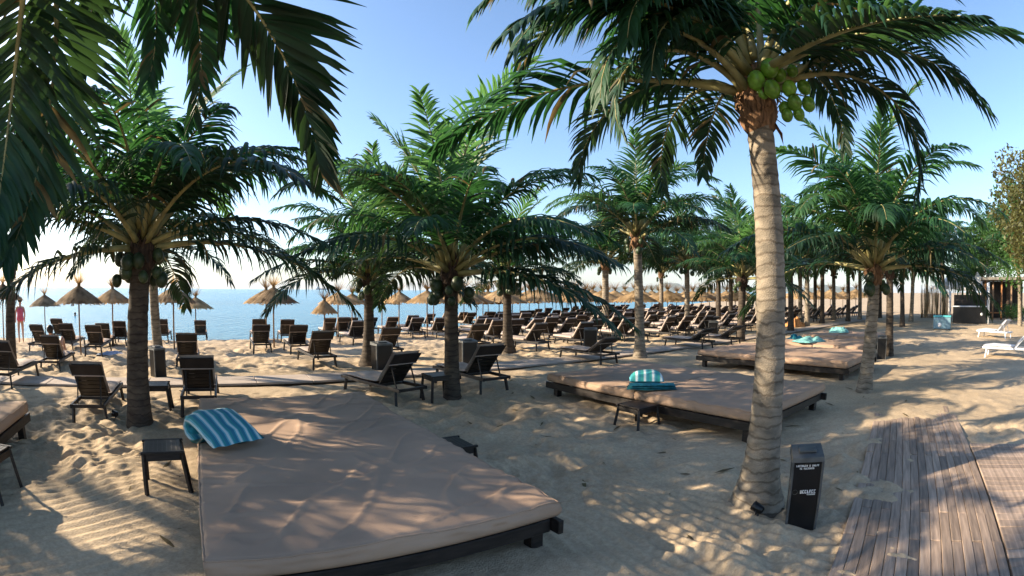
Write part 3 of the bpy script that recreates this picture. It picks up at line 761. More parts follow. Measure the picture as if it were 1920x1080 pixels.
# ------------------------------------------------------------------ side tables
def side_table(loc, rz, label, s=.46, h=.43):
    t = thing('side_table', label, 'side table', loc, rz, 'low slatted side tables')
    sl = MB().box((0, 0, 0), (.049, s - .07, .02), None, .003).mesh('slat', WOODD)
    for k in range(8): link('slat', sl, t, (-s / 2 + .06 + k * (s - .12) / 7, 0, h - .012))
    for sg in (-1, 1):
        link('frame_rail', MB().box((0, sg * (s / 2 - .015), h - .012), (s, .035, .026), None, .004).mesh('frame_rail', WOODD), t)
        link('apron', MB().box((0, sg * (s / 2 - .025), h - .06), (s - .1, .02, .065)).mesh('apron', WOODD), t)
        link('apron', MB().box((sg * (s / 2 - .025), 0, h - .06), (.02, s - .1, .065)).mesh('apron', WOODD), t)
        for sy in (-1, 1):
            link('leg', MB().bar((sg * (s / 2 - .03), sy * (s / 2 - .03), h - .03), (sg * (s / 2 + .01), sy * (s / 2 + .01), -.04), .04, .04, .004).mesh('leg', WOODD), t)
    return t
p = (G(290, 942) + G(362, 945)) / 2
x, y = uv(-.60, 5.05)
side_table((x, y, sand_z(x, y)), math.pi / 2 - UA + .08, 'dark slatted side table standing left of the big daybed')
p = G(-6, 925); side_table((p.x, p.y, sand_z(p.x, p.y)), .4, 'dark side table half cut off by the left edge of the view')
x, y = uv(5.56, 4.95); side_table((x, y, sand_z(x, y)), math.pi / 2 - UA, 'low dark table tucked against the side of the second daybed', .46, .31)
x, y = uv(2.55, 5.0); side_table((x, y, sand_z(x, y) - .08), math.pi / 2 - UA, 'dark table just showing behind the right side of the big daybed')
p = G(822, 748); side_table((p.x, p.y, sand_z(p.x, p.y)), math.pi / 2 - UA, 'side table between the reclined loungers, left of the slim dark palm')
p = G(298, 765); side_table((p.x, p.y, sand_z(p.x, p.y)), math.pi / 2 - UA, 'side table right of the dark foreground palm, between two lounger backs')

# ------------------------------------------------------------------ litter bins
def litter_bin(loc, rz, label):
    t = thing('litter_bin', label, 'bin', loc, rz, 'black box bins')
    W, Dp, Hh = .26, .25, .65
    link('body', MB().box((0, 0, Hh / 2 - .03), (W, Dp, Hh), None, .008).mesh('body', BLACK), t)
    for sg in (-1, 1):
        link('edge_strip', MB().box((sg * (W / 2 + .004), -Dp / 2 + .006, Hh / 2 - .02), (.022, .03, Hh - .02), None, .003).mesh('edge_strip', METAL), t)
    lid = MB().add([(-W / 2 - .014, -Dp / 2 - .014, Hh - .032), (W / 2 + .014, -Dp / 2 - .014, Hh - .032), (W / 2 + .014, Dp / 2 + .014, Hh - .032), (-W / 2 - .014, Dp / 2 + .014, Hh - .032),
                    (-W / 2 - .01, -Dp / 2 - .01, Hh + .008), (W / 2 + .01, -Dp / 2 - .01, Hh + .008), (W / 2 + .01, Dp / 2 + .01, Hh + .05), (-W / 2 - .01, Dp / 2 + .01, Hh + .05)],
                   [(3, 2, 1, 0), (4, 5, 6, 7), (0, 1, 5, 4), (1, 2, 6, 5), (2, 3, 7, 6), (3, 0, 4, 7)])
    link('lid', lid.mesh('lid', METAL), t)
    link('ash_tray', MB().box((0, .01, Hh + .036), (W * .6, Dp * .5, .02), None, .004).mesh('ash_tray', METAL), t)
    return t
def lettering(parent, n, h, wd, loc, seed):
    """a row of small white characters, too small to read: upright, slanting and cross strokes of raised print"""
    rng = random.Random(seed); mb = MB(); g = wd / n; st = h * .17
    for k in range(n):
        x0 = -wd / 2 + g * k; gw = g * .74
        if n > 9 and rng.random() < .14: continue
        mb.box((x0 + st / 2, 0, 0), (st, .0024, h))
        for q in rng.sample((0, 1, 2, 3), 2):
            if q == 0: mb.box((x0 + gw / 2 + st / 2, 0, h / 2 - st / 2), (gw - st, .0022, st))
            if q == 1: mb.box((x0 + gw / 2 + st / 2, 0, -h / 2 + st / 2), (gw - st, .0022, st))
            if q == 2: mb.box((x0 + gw - st / 2, 0, 0), (st, .0023, h))
            if q == 3: mb.bar((x0 + st, 0, h / 2 - st), (x0 + gw - st, 0, -h / 2 + st), .0021, st)
    return link('lettering', mb.mesh('lettering', PAPER), parent, loc)
pb = G(1500, 972)
vb = math.atan2(pb.x, pb.y)
bin1 = litter_bin((pb.x, pb.y, sand_z(pb.x, pb.y)), -vb + .10, 'black litter bin with white lettering standing against the big pale palm trunk')
lettering(bin1, 7, .030, .145, (.026, -.127, .352), 1); lettering(bin1, 9, .012, .075, (.055, -.127, .326), 2)
lettering(bin1, 16, .017, .205, (0, -.127, .585), 3); lettering(bin1, 11, .015, .130, (-.005, -.127, .561), 4)
bin1.rotation_euler = (0, R(-3), -vb + .16)
rg = MB(); n = 20
rg.tube([(.022 * math.cos(2 * math.pi * k / n) - .092, -.1272, .35 + .022 * math.sin(2 * math.pi * k / n)) for k in range(n + 1)], .0016, 5)
link('emblem', rg.mesh('emblem', METAL), bin1)
for (px, py, lb) in ((716, 692, 'dark box bin beside the swollen-footed palm'), (297, 706, 'dark box bin behind the dark foreground palm, at the edge of the pale walkway'), (876, 682, 'box bin right of the slim dark palm, lit on its left side'),
                     (1107, 655, 'box bin left of the tall straight palm, among the loungers'), (1337, 630, 'box bin among the far lounger rows, right of a thin palm'), (1652, 672, 'dark box bin at the foot of the upright palm by the sandy path'), (866, 676, None)):
    if not lb: continue
    p = G(px, py); b = litter_bin((p.x, p.y, sand_z(p.x, p.y) - .02), -math.atan2(p.x, p.y) + (.5 if px < 1000 else 0), lb); b.scale = (1.6, 1.3, 1.0) if px > 300 and px < 1400 else (1.1, 1.1, 1)
for (px, py, lb) in ((1420, 968, 'small black garden spotlight in the sand at the foot of the big pale palm'), (217, 785, 'small black garden spotlight left of the dark foreground palm')):
    p = G(px, py); t = thing('ground_spotlight', lb, 'spotlight', (p.x, p.y, sand_z(p.x, p.y)), random.uniform(0, 3), 'palm spotlights')
    link('stake', MB().tube([(0, 0, -.08), (0, 0, .05)], .012, 6).mesh('stake', BLACK), t)
    link('lamp_head', MB().tube([(0, -.05, .055), (0, -.045, .057), (0, .02, .075), (0, .06, .09)], [.02, .038, .045, .048], 12).mesh('lamp_head', BLACK), t)
    link('bracket', MB().tube([(-.05, 0, .07), (-.05, 0, .03), (.05, 0, .03), (.05, 0, .07)], .006, 5).mesh('bracket', BLACK), t)

# ------------------------------------------------------------------ sun loungers
def lounger_parts(white=False, ang=None):
    """origin on the ground at the head end, foot towards +y"""
    fr, pad, bk = (WHITE, WHITEC, WHITE) if white else (WOODD, PAD, WOODB)
    W, Ls = .62, 1.95; hy, hz = .66, .32; ty, tz = (.16, .88) if ang is None else ang
    P = []
    f = MB()
    for sg in (-1, 1): f.box((sg * (W / 2 - .02), Ls / 2, .285), (.04, Ls, .06), None, .005)
    f.box((0, .03, .285), (W - .09, .045, .05)); f.box((0, Ls - .03, .285), (W - .09, .045, .05)); f.box((0, hy, .285), (W - .09, .04, .045))
    for k in range(11): f.box((0, hy + .10 + k * .113, .303), (W - .085, .08, .018))
    P.append(('frame', f, fr))
    for sg in (-1, 1):
        for y in (.14, 1.78): P.append(('leg', MB().bar((sg * (W / 2 - .03), y, .27), (sg * (W / 2 + .0), y + (-.05 if y < 1 else .05), -.05), .045, .05, .004), fr))
    b = MB(); d = Vector((0, ty - hy, tz - hz)); ln = d.length; d.normalize()
    q = Matrix((Vector((1, 0, 0)), d, Vector((1, 0, 0)).cross(d))).transposed()
    for sg in (-1, 1): b.box((sg * (W / 2 - .065), hy + d.y * ln / 2, hz + d.z * ln / 2), (.04, ln, .03), q, .004)
    for k in range(8):
        a = .05 + k * (ln - .09) / 7; b.box((0, hy + d.y * a, hz + d.z * a), (W - .175, .078, .016), q)
    P.append(('backrest', b, bk))
    a = ln * .62
    for sg in (-1, 1): P.append(('prop', MB().bar((sg * (W / 2 - .1), hy + d.y * a, hz + d.z * a), (sg * (W / 2 - .1), .20, .275), .02, .02), fr))
    nrm = Vector((0, d.z, -d.y))                 # front side of the back
    prof = [(Ls - .01, .345), (1.6, .35), (1.2, .348), (.9, .347), (hy + .07, .352)]
    P.append(('mattress', ('soft', [(y, z) for y, z in prof], W - .02, .075), pad))
    prof = [(hy + d.y * a_ + nrm.y * .045, hz + d.z * a_ + nrm.z * .045) for a_ in (.03, ln * .3, ln * .6, ln * .85, ln + .02)]
    P.append(('back_cushion', ('soft', prof, W - .02, .075), pad))
    fl = MB(); c0 = Vector((0, hy, hz)) + d * (ln - .10) - nrm * .022
    fl.box(c0, (W - .03, .24, .014), q, .003)
    P.append(('headrest_flap', fl, WHITEC if white else PADSHADE))
    st = MB(); c0 = Vector((0, hy, hz)) + d * (ln * .70) - nrm * .030
    st.box(c0, (W - .02, .022, .006), q)
    P.append(('strap', st, STRAP))
    return P
def build_lounger(label, white=False, ang=None, loc=(0, 0, 0), rz=0, group=None):
    t = thing('sun_lounger', label, 'sun lounger', loc, rz, group)
    for nm, g, m in lounger_parts(white, ang):
        if isinstance(g, tuple): me = soft_slab(g[1], g[2], g[3], 12, m, nm, 60 + len(nm))
        else: me = g.mesh(nm, m)
        link(nm, me, t)
    return t
def joined_lounger(ang=None):
    mb = MB(); ml = []
    for nm, g, m in lounger_parts(False, ang):
        if m not in ml: ml.append(m)
        k = ml.index(m)
        if isinstance(g, tuple):
            (y0, z0), (y1, z1) = g[1][0], g[1][-1]
            mb.bar((0, y0, z0), (0, y1, z1), g[2], .07, .02, k)
        else: mb.add(g.v, g.f, False, k)
    return mb.mesh('sun_lounger', ml)
LRZ = math.pi / 2 - UA                           # foot towards the sea
GRP1 = 'dark wooden sun loungers facing the sea'
near = [(170, 788, 'dark lounger, back to us, left of the dark foreground palm'), (375, 775, 'dark lounger, back to us, just beyond the far end of the big daybed'),
        (770, 755, 'reclined dark lounger with pale cushion, left of the slim dark palm'), (925, 740, 'reclined dark lounger with pale cushion, right of the slim dark palm'),
        (1140, 683, 'low reclined lounger seen from the side, between the second daybed and the tall straight palm'), (1325, 655, 'reclined lounger right of the tall straight palm, in front of the third daybed'),
        (1378, 650, 'reclined lounger close to the palm with the wide dark sheath'), (3, 728, 'dark lounger cut off at the left edge of the view'), (95, 692, 'lounger with a person lying on it near the left edge')]
proto = None; LOUNGED = None
ang2 = (-.02, .72)
protos = {}
for i, (px, py, lb) in enumerate(near):
    p = G(px, py); k = 'low' if 4 <= i <= 6 else 'std'
    x, y = p.x - V[0] * .14, p.y - V[1] * .14
    loc = (x, y, sand_z(x, y)); rz = LRZ + random.uniform(-.05, .05)
    if i in (2,): rz += .22
    if i == 8: rz = LRZ + .02
    if k not in protos: protos[k] = build_lounger(lb, False, ang2 if k == 'low' else None, loc, rz, GRP1)
    else: c = copy_tree(protos[k], loc, rz, lb, GRP1)
    if i == 8: LOUNGED = protos[k] if i == 0 else c
mids = [(68, 657, 'lounger left of the second umbrella pole from the left trunk, nearest the water'), (106, 642, 'lounger back by the water, right of the second umbrella pole'), (124, 657, 'lounger left of the nearest straw umbrella pole'), (176, 667, 'lounger back right of the nearest straw umbrella pole'), (193, 652, 'lounger just behind the one right of the nearest umbrella pole'), (224, 648, 'lounger partly hidden by the left side of the dark foreground palm'),
        (303, 642, 'lounger back right behind the slender pale palm trunk'), (376, 637, 'lounger back nearest the water, right of the foreground palm'), (352, 690, 'lounger in front of the pair by the water, right of the foreground palm'),
        (487, 642, 'rear lounger of the left pair under the double straw umbrella'), (492, 662, 'front lounger of the left pair under the double straw umbrella'), (540, 642, 'rear lounger right of the double umbrella poles'), (562, 666, 'front lounger right of the double umbrella poles'), (609, 690, 'lounger standing alone between the double umbrella and the swollen-footed palm')]
for i, (px, py, lb) in enumerate(mids):
    p = G(px, py); x, y = p.x - V[0] * .14, p.y - V[1] * .14
    copy_tree(protos['std'], (x, y, sand_z(x, y)), LRZ + random.uniform(-.06, .06) - (.0 if px < 450 else .0), lb, GRP1)
jm = joined_lounger(); JM = [jm, jm, joined_lounger((.03, .78)), joined_lounger((.26, .94))]
far_l1 = 'dark lounger between swollen-footed palm and short palm, %s from left'
MIDL = ((620, 632), (646, 632), (663, 627), (676, 648), (738, 627), (736, 672), (776, 627), (785, 635), (829, 632), (886, 617), (871, 613), (907, 634), (901, 657), (938, 617), (842, 618), (810, 614), (918, 612), (700, 622))
for (px, py) in MIDL:
    fl = far_l1 % ORD[sorted(q[0] for q in MIDL).index(px)]
    p = G(px, py); x, y = p.x - V[0] * .14, p.y - V[1] * .14
    z = sand_z(x, y)
    if math.hypot(x, y) < 19: copy_tree(protos['std'], (x, y, z), LRZ + random.uniform(-.06, .06), fl, 'loungers in the middle rows')
    else: thing('sun_lounger', fl, 'sun lounger', (x, y, z), LRZ + random.uniform(-.06, .06), 'loungers in the middle rows', 1, jm)
far_l2 = 'dark lounger in %s crowded row beyond walkway, %s from its left end'
palms_xy = [(o.location.x, o.location.y) for o in COL.objects if o.name.startswith('coconut_palm')]
cnt = 0
for vi, v in enumerate((13.4, 16.2, 19, 21.8, 24.6, 27.4, 30.2, 33, 36)):
    rc = 0
    u = 9.6 + .7 * (v - 13.4) * .45 + random.uniform(0, .6); k = 0
    while u < 46:
        if v < shore_v(np.array(u)) - 3.2:
            x, y = uv(u + random.uniform(-.08, .08), v + random.uniform(-.25, .25))
            if math.degrees(math.atan2(x, y)) > -3 and all(math.hypot(x - a, y - b) > .8 for a, b in palms_xy):
                rc += 1; thing('sun_lounger', far_l2 % (ORD[vi], ORD[rc - 1]), 'sun lounger', (x, y, sand_z(x, y) if math.hypot(x, y) < 60 else float(base_z(*to_uv(np.array(x), np.array(y))))), LRZ + random.uniform(-.14, .14), 'loungers in the crowded right rows', 1, random.choice(JM)); cnt += 1
        k += 1; u += .85 if k % 2 else 1.75
# white loungers on the right
pw = G(1893, 636); d = G(1822, 630) - pw
wl = build_lounger('white sun lounger with raised back at the right edge, nearer the bar', True, (.12, .80), (pw.x, pw.y, 0), math.atan2(d.y, d.x) - math.pi / 2, 'white sun loungers')
pw = G(1935, 672); d = G(1868, 668) - pw
copy_tree(wl, (pw.x, pw.y, 0), math.atan2(d.y, d.x) - math.pi / 2, 'white sun lounger cut off by the right edge, nearest to us', 'white sun loungers')

# ------------------------------------------------------------------ straw umbrellas
def canopy_mesh(seed, m, r=.95, rise=.55):
    rng = random.Random(seed); mb = MB(); n = 30
    vs = [(0, 0, rise)] + [((r * .95) * math.cos(2 * math.pi * k / n), (r * .95) * math.sin(2 * math.pi * k / n), 0) for k in range(n)]
    mb.add(vs, [(0, 1 + k, 1 + (k + 1) % n) for k in range(n)], False)
    for lay in range(3):
        for k in range(80):
            a = 2 * math.pi * (k + rng.random()) / 80; t0 = (.08, .30, .55)[lay] + rng.uniform(0, .08); t1 = min(1.06, t0 + rng.uniform(.40, .52))
            o = Vector((math.cos(a), math.sin(a), 0)); s = Vector((-o.y, o.x, 0)) ; wd = rng.uniform(.02, .05) * r
            sk = s * rng.uniform(-.05, .05)
            def P(t, w_, lift): return o * r * t + s * w_ + Vector((0, 0, rise * (1 - t) + .012 + lift)) + sk * t
            dr = -.05 * rng.random() if t1 > 1 else .02 * rng.random()
            mb.add([P(t0, -wd * .6, 0), P(t0, wd * .6, 0), P(t1, wd, dr), P(t1, -wd, dr)], [(0, 1, 2, 3)], False)
    for k in range(8):
        a = 2 * math.pi * k / 8; mb.tube([(0, 0, rise * .93), (r * .9 * math.cos(a), r * .9 * math.sin(a), .005)], .013, 4)
    return mb.mesh('canopy', m)
def tuft_mesh(seed, m):
    rng = random.Random(seed); mb = MB()
    for k in range(70):
        a = rng.uniform(0, 6.283); o = Vector((math.cos(a), math.sin(a), 0)); s = Vector((-o.y, o.x, 0)); wd = rng.uniform(.006, .016)
        h = rng.uniform(.22, .55); sp = rng.uniform(.15, .62)
        p0 = o * .05 + Vector((0, 0, -.08)); p1 = o * .055 + Vector((0, 0, .06)); p2 = o * (.05 + sp) + Vector((0, 0, .06 + h))
        mb.add([p0 - s * wd, p0 + s * wd, p1 + s * wd, p1 - s * wd, p2], [(0, 1, 2, 3), (3, 2, 4)], False)
    mb.tube([(0, 0, -.06), (0, 0, .0), (0, 0, .05)], [.085, .065, .07], 8)
    return mb.mesh('straw_tuft', m)
CAN = [canopy_mesh(i, STRAW if i % 2 == 0 else STRAWD) for i in range(4)]
TUF = [tuft_mesh(i, STRAW if i % 2 == 0 else STRAWD) for i in range(4)]
pole_me = MB().tube([(0, 0, -.2), (0, 0, 1.0), (0, 0, 2.0)], [.032, .03, .028], 8).mesh('pole', POLE)
def umbrella(p, label, k, rim=1.55, r=1.0, up=1.0, group='thatched straw beach umbrellas', tilt=0):
    t = thing('straw_umbrella', label, 'beach umbrella', p, random.uniform(0, 6), group)
    t.rotation_euler = (tilt, random.uniform(-.03, .03), random.uniform(0, 6))
    link('pole', pole_me, t, (0, 0, 0), (0, 0, 0), (1, 1, rim / 1.55))
    link('canopy', CAN[k % 4], t, (0, 0, rim), (0, 0, 0), (r, r, up)); link('straw_tuft', TUF[(k + 1) % 4], t, (0, 0, rim + .53 * up), (0, 0, 0), up)
    return t
ul = [(8, 648, 1, 1.0, 'straw umbrella at the far left, behind the thin edge palm'), (86, 632, 1, 1.0, 'weathered straw umbrella right of the thin edge palm'), (152, 665, 3, .95, 'nearest straw umbrella, with a ragged split tuft, over the left loungers'), (213, 648, 0, .95, 'straw umbrella just left of the dark foreground palm'),
      (327, 655, 1, .95, 'straw umbrella right of the foreground palm, tuft leaning over'), (368, 634, 0, 1.0, 'golden straw umbrella close to the water, right of the pole with the leaning tuft'), (514, 652, 3, 1.0, 'large straw umbrella standing in front of its twin, in open water view'), (500, 642, 0, 1.0, 'straw umbrella half hidden behind its larger twin'),
      (609, 640, 2, .62, 'small low straw umbrella left of the swollen-footed palm'), (634, 632, 0, 1.0, 'straw umbrella above the small low one'), (660, 628, 2, 1.0, 'straw umbrella just left of the swollen-footed palm'), (716, 625, 0, 1.1, 'straw umbrella just right of the swollen-footed palm'), (748, 628, 2, .9, 'straw umbrella with a tall tuft between the two central palms'), (801, 632, 0, 1.0, 'straw umbrella left of the slim dark palm'), (812, 620, 2, 1.0, 'straw umbrella close behind the one left of the slim dark palm')]
for i, (px, py, k, r, lb) in enumerate(ul):
    p = G(px, py); z = sand_z(p.x, p.y)
    rim = 1.62
    umbrella((p.x, p.y, z), lb, k, rim if px != 609 else 1.2, r)
far_u = 'straw umbrella in far row, %s to the right of slim dark palm'
FARU = ((850, 620), (936, 612), (960, 607), (1010, 610), (1078, 610), (1128, 604), (1190, 606), (1222, 590), (1284, 590), (1314, 600), (1378, 600), (905, 596), (975, 594), (1140, 590), (1105, 588), (870, 614), (893, 608), (916, 606), (992, 603), (1022, 597), (1062, 600), (1096, 602), (1112, 596), (1152, 598), (1172, 594), (1235, 597), (1252, 602), (1268, 594), (1298, 598), (1330, 596), (1362, 594), (1342, 590), (1395, 592), (1042, 593), (1208, 592), (1490, 588), (1512, 592), (1535, 588), (1556, 590), (1580, 586), (1604, 588))
for i, (px, py) in enumerate(FARU):
    p = G(px, py); x, y = p.x, p.y
    u, v = to_uv(x, y); s = float(shore_v(np.array(u))) - 3.5
    if v > s: x, y = x * s / v, y * s / v
    z = sand_z(x, y)
    umbrella((x, y, z), far_u % ORD[sorted(q[0] for q in FARU).index(px)], i % 3 if i % 3 != 1 else 0, 1.52 + random.uniform(-.08, .08), 1.75, 1.45, 'straw umbrellas in the far row')

# ------------------------------------------------------------------ right background: bar, marquees, hut, turquoise box
p = G(1766, 618)
bx = thing('ice_box', 'turquoise two-lid drinks chest with a white round badge on the sandy path', 'cool box', (p.x, p.y, 0), -math.atan2(p.x, p.y))
link('chest', MB().box((0, 0, .36), (1.1, .62, .62), None, .03).mesh('chest', mat('blue_grey_panel', (.16, .27, .33), .5, .1)), bx)
for sg in (-1, 1): link('lid', MB().box((sg * .285, 0, .71), (.54, .66, .085), None, .03).mesh('lid', mat('turquoise_lid', (.09, .42, .45), .45, .1)), bx)
link('badge', MB().tube([(-.16, -.318, .26), (-.16, -.306, .26)], .12, 18).mesh('badge', WHITE), bx)
for sx in (-1, 1): link('foot', MB().box((sx * .45, 0, .03), (.1, .5, .08)).mesh('foot', BLACK), bx)
p = G(1815, 606)
rz = -math.atan2(p.x, p.y)
bar = thing('beach_bar', 'dark beach bar counter with a pale top at the end of the sandy path', 'bar', (p.x, p.y, 0), rz)
link('counter', MB().box((.1, 0, .52), (2.6, .7, 1.04), None, .02).mesh('counter', BLACK), bar)
link('counter_top', MB().box((.1, -.02, 1.075), (2.8, .85, .06), None, .01).mesh('counter_top', WHITE), bar)
for k, x in enumerate((-1.5, 1.6)):
    for y in (-.5, 2.0): link('post', MB().tube([(x, y, -.1), (x, y, 2.6)], .06, 8).mesh('post', WHITE), bar)
link('back_shelf', MB().box((.1, 1.7, .9), (2.6, .4, 1.8), None, .01).mesh('back_shelf', WOODD), bar)
for k in range(6): link('bottle', MB().tube([(-.9 + k * .36, 1.5, 1.8), (-.9 + k * .36, 1.5, 2.0), (-.9 + k * .36, 1.5, 2.05), (-.9 + k * .36, 1.5, 2.14)], [.05, .05, .02, .018], 8).mesh('bottle', mat('green_glass', (.05, .2, .12), .1, .1)), bar)
link('sign_disc', MB().tube([(1.05, -.365, .6), (1.05, -.352, .6)], .1, 16).mesh('sign_disc', WHITE), bar)
def marquee(px, py, s, h, hp, label):
    p = G(px, py); t = thing('marquee', label, 'marquee', (p.x, p.y, 0), -math.atan2(p.x, p.y) + .3, 'white peaked marquees')
    vs = []; m = 8; fs = []
    for i in range(m + 1):
        q = i / m; r = s * (1 - q); z = h + hp * q ** 1.8
        vs += [(-r, -r, z), (r, -r, z), (r, r, z), (-r, r, z)]
    for i in range(m):
        for k in range(4): fs.append((i * 4 + k, i * 4 + (k + 1) % 4, i * 4 + 4 + (k + 1) % 4, i * 4 + 4 + k))
    link('roof', MB().add(vs, fs).mesh('roof', WHITEC), t)
    va = MB()
    for k in range(4):
        c = math.cos(k * math.pi / 2); s_ = math.sin(k * math.pi / 2)
        va.box((c * s, s_ * s, h - .12), (.02 if k % 2 == 0 else 2 * s - .03, 2 * s - .03 if k % 2 == 0 else .02, .26))
    link('valance', va.mesh('valance', WHITEC), t)
    for sx in (-1, 1):
        for sy in (-1, 1): link('post', MB().tube([(sx * s * .97, sy * s * .97, -.1), (sx * s * .97, sy * s * .97, h)], .04, 8).mesh('post', WHITE), t)
marquee(1785, 590, 1.9, 2.5, 1.5, 'white peaked marquee left of the bar')
marquee(1832, 592, 1.5, 2.35, 1.4, 'pale blue-white peaked marquee behind the bar, smaller of the two')
p = G(1885, 600)
ht = thing('beach_hut', 'beach hut with orange wooden posts and a pale flat roof at the right edge', 'hut', (p.x, p.y, 0), -math.atan2(p.x, p.y) + .1)
link('roof', MB().box((0, 1.5, 2.95), (4.4, 4.2, .22), None, .02).mesh('roof', mat('grey_board', (.20, .18, .155), .85, .2)), ht)
link('back_wall', MB().box((0, 3.2, 1.4), (4, .12, 2.85)).mesh('back_wall', WOODB), ht)
for k, x in enumerate((-1.9, -1.2, -.4, .5, 1.3, 1.9)):
    link('post', MB().tube([(x, 0, -.1), (x + .03, 0, 2.83)], .085, 8).mesh('post', ORWOOD if k % 2 == 0 else POLE), ht)
link('bench', MB().box((0, 1.8, .45), (3.2, .5, .08)).mesh('bench', ORWOOD), ht)
sc = thing('straw_screen', 'golden straw screen of upright reeds behind the turquoise chest', 'screen', tuple(G(1752, 596)), -R(48))
for k in range(7):
    mb = MB(); rng = random.Random(k)
    for j in range(26):
        x = rng.uniform(-.17, .17); mb.tube([(x, rng.uniform(-.05, .05), -.05), (x + rng.uniform(-.06, .06), rng.uniform(-.05, .05), rng.uniform(1.7, 2.6))], .014, 4)
    link('reed_bundle', mb.mesh('reed_bundle', STRAW), sc, (-1.1 + .36 * k, 0, 0))

# leafy tree and shrubs on the right
def leaf_cloud(mb, c, r, n, ls, rng, flat=1):
    for k in range(n):
        d = Vector((rng.gauss(0, 1), rng.gauss(0, 1), rng.gauss(0, 1))).normalized() * r * rng.uniform(.35, 1) ** .6
        p = Vector(c) + Vector((d.x, d.y, d.z * flat)); q = Vector((rng.gauss(0, 1), rng.gauss(0, 1), rng.gauss(0, .7))).normalized(); s = q.orthogonal().normalized()
        s = Matrix.Rotation(rng.uniform(0, 6), 3, q) @ s; l = ls * rng.uniform(.6, 1.3)
        mb.add([p, p + q * l * .5 + s * l * .28, p + q * l, p + q * l * .5 - s * l * .28], [(0, 1, 2, 3)], False)
def tree(px, py, D, h, cr, label, m, seed, nclump=26):
    rng = random.Random(seed); p = AT(px, py, D); t = thing('leafy_tree', label, 'tree', (p.x, p.y, 0), 0)
    tr = MB(); tr.tube([(0, 0, -.2), (.05, 0, h * .3), (.1, .05, h * .62)], [.2, .16, .1], 9)
    cl = MB()
    for k in range(nclump):
        a = rng.uniform(0, 6.28); q = cr * rng.uniform(.2, .95); z = h * .62 + rng.uniform(-.25, .42) * h * .75
        c = (q * math.cos(a), q * math.sin(a), z)
        tr.tube([(.1, .05, h * .5), (c[0] * .5, c[1] * .5, (h * .5 + z) / 2), c], [.07, .045, .015], 6)
        leaf_cloud(cl, c, cr * .36, 620, .22, rng)
    link('trunk', tr.mesh('trunk', BARK), t); link('crown', cl.mesh('crown', m), t)
tree(1985, 560, 26, 8.4, 3.4, 'brownish olive leafy tree rising at the right edge of the view', FOL, 3, 22)
tree(1890, 545, 44, 9, 3.5, 'bright green leafy tree behind the beach hut', FOLG, 4, 20)
tree(1990, 540, 32, 8, 4.2, 'dense green tree at the right edge behind the bright palm', FOLG, 7, 24)
tree(1842, 545, 52, 7, 3.6, 'green tree behind the bar and marquees', FOLG, 8, 22)
def shrub(px, py, r, h, seed, label):
    rng = random.Random(seed); p = G(px, py); mb = MB(); st = MB()
    for k in range(9):
        a = rng.uniform(0, 6.28); q = r * rng.uniform(0, .7); c = (q * math.cos(a), q * math.sin(a), h * rng.uniform(.35, .75))
        st.tube([(0, 0, -.05), (c[0] * .6, c[1] * .6, c[2] * .6), c], [.02, .014, .006], 5); leaf_cloud(mb, c, r * .5, 120, .12, rng)
    t = thing('shrub', label, 'shrub', (p.x, p.y, 0)); link('stems', st.mesh('stems', BARK), t); link('foliage', mb.mesh('foliage', FOLG), t)
shrub(1890, 604, .9, 1.2, 5, 'low green shrub in front of the beach hut, left one')
shrub(1916, 600, .9, 1.1, 6, 'low green shrub at the right edge beside the bright green palm')

# ------------------------------------------------------------------ ship, swimmer, people
p = AT(604, 542, 3800); p.z = SEA_Z
sh = thing('ship', 'tiny grey ship on the horizon', 'ship', p, R(20))
link('hull', MB().box((0, 0, 5), (95, 16, 10), None, 2).mesh('hull', mat('ship_grey', (.25, .27, .3), .6)), sh)
link('bridge', MB().box((-32, 0, 15), (16, 12, 11), None, 1).mesh('bridge', WHITE), sh)
link('mast', MB().box((20, 0, 16), (1.5, 1.5, 14)).mesh('mast', WHITE), sh)
def figure(name, label, verts, edges, rad, loc, rz, mat_=SKIN, group=None):
    me = bpy.data.meshes.new('body'); me.from_pydata(verts, edges, []); me.materials.append(mat_)
    o = thing(name, label, 'person', loc, rz, group, 1, me)
    md = o.modifiers.new('skin', 'SKIN'); 
    lay = me.skin_vertices[0].data if len(me.skin_vertices) else None
    if lay is None:
        import bmesh
        bm = bmesh.new(); bm.from_mesh(me); bm.verts.layers.skin.verify(); bm.to_mesh(me); bm.free(); lay = me.skin_vertices[0].data
    for i, r in enumerate(rad): lay[i].radius = (r, r) if not hasattr(r, '__len__') else r
    lay[0].use_root = True
    s = o.modifiers.new('sub', 'SUBSURF'); s.levels = 2; s.render_levels = 2
    return o
# standing bather: pelvis, waist, chest, neck, head, arms, legs (mid stride)
V_ = [(0, 0, .92), (0, .01, 1.08), (0, .0, 1.30), (0, .02, 1.46), (0, .03, 1.56), (0, .02, 1.68),
      (.17, 0, 1.38), (.23, .02, 1.12), (.21, .10, .90), (.21, .13, .80), (-.17, 0, 1.38), (-.24, .0, 1.12), (-.24, -.05, .88), (-.24, -.06, .78),
      (.09, 0, .86), (.11, .10, .48), (.11, .02, .10), (.11, .14, .04), (-.09, 0, .86), (-.10, -.06, .48), (-.10, -.20, .12), (-.10, -.09, .04)]
E_ = [(0, 1), (1, 2), (2, 3), (3, 4), (4, 5), (2, 6), (6, 7), (7, 8), (8, 9), (2, 10), (10, 11), (11, 12), (12, 13), (0, 14), (14, 15), (15, 16), (16, 17), (0, 18), (18, 19), (19, 20), (20, 21)]
R_s = [(.15, .11), (.125, .09), (.15, .10), .05, .085, .08, .055, .042, .034, .03, .055, .042, .034, .03, .085, .058, .038, .03, .085, .058, .038, .03]
p = G(40, 642)
f = figure('person', 'person in a pink swimsuit walking at the water edge on the far left', V_, E_, R_s, (p.x, p.y, sand_z(p.x, p.y)), R(60))
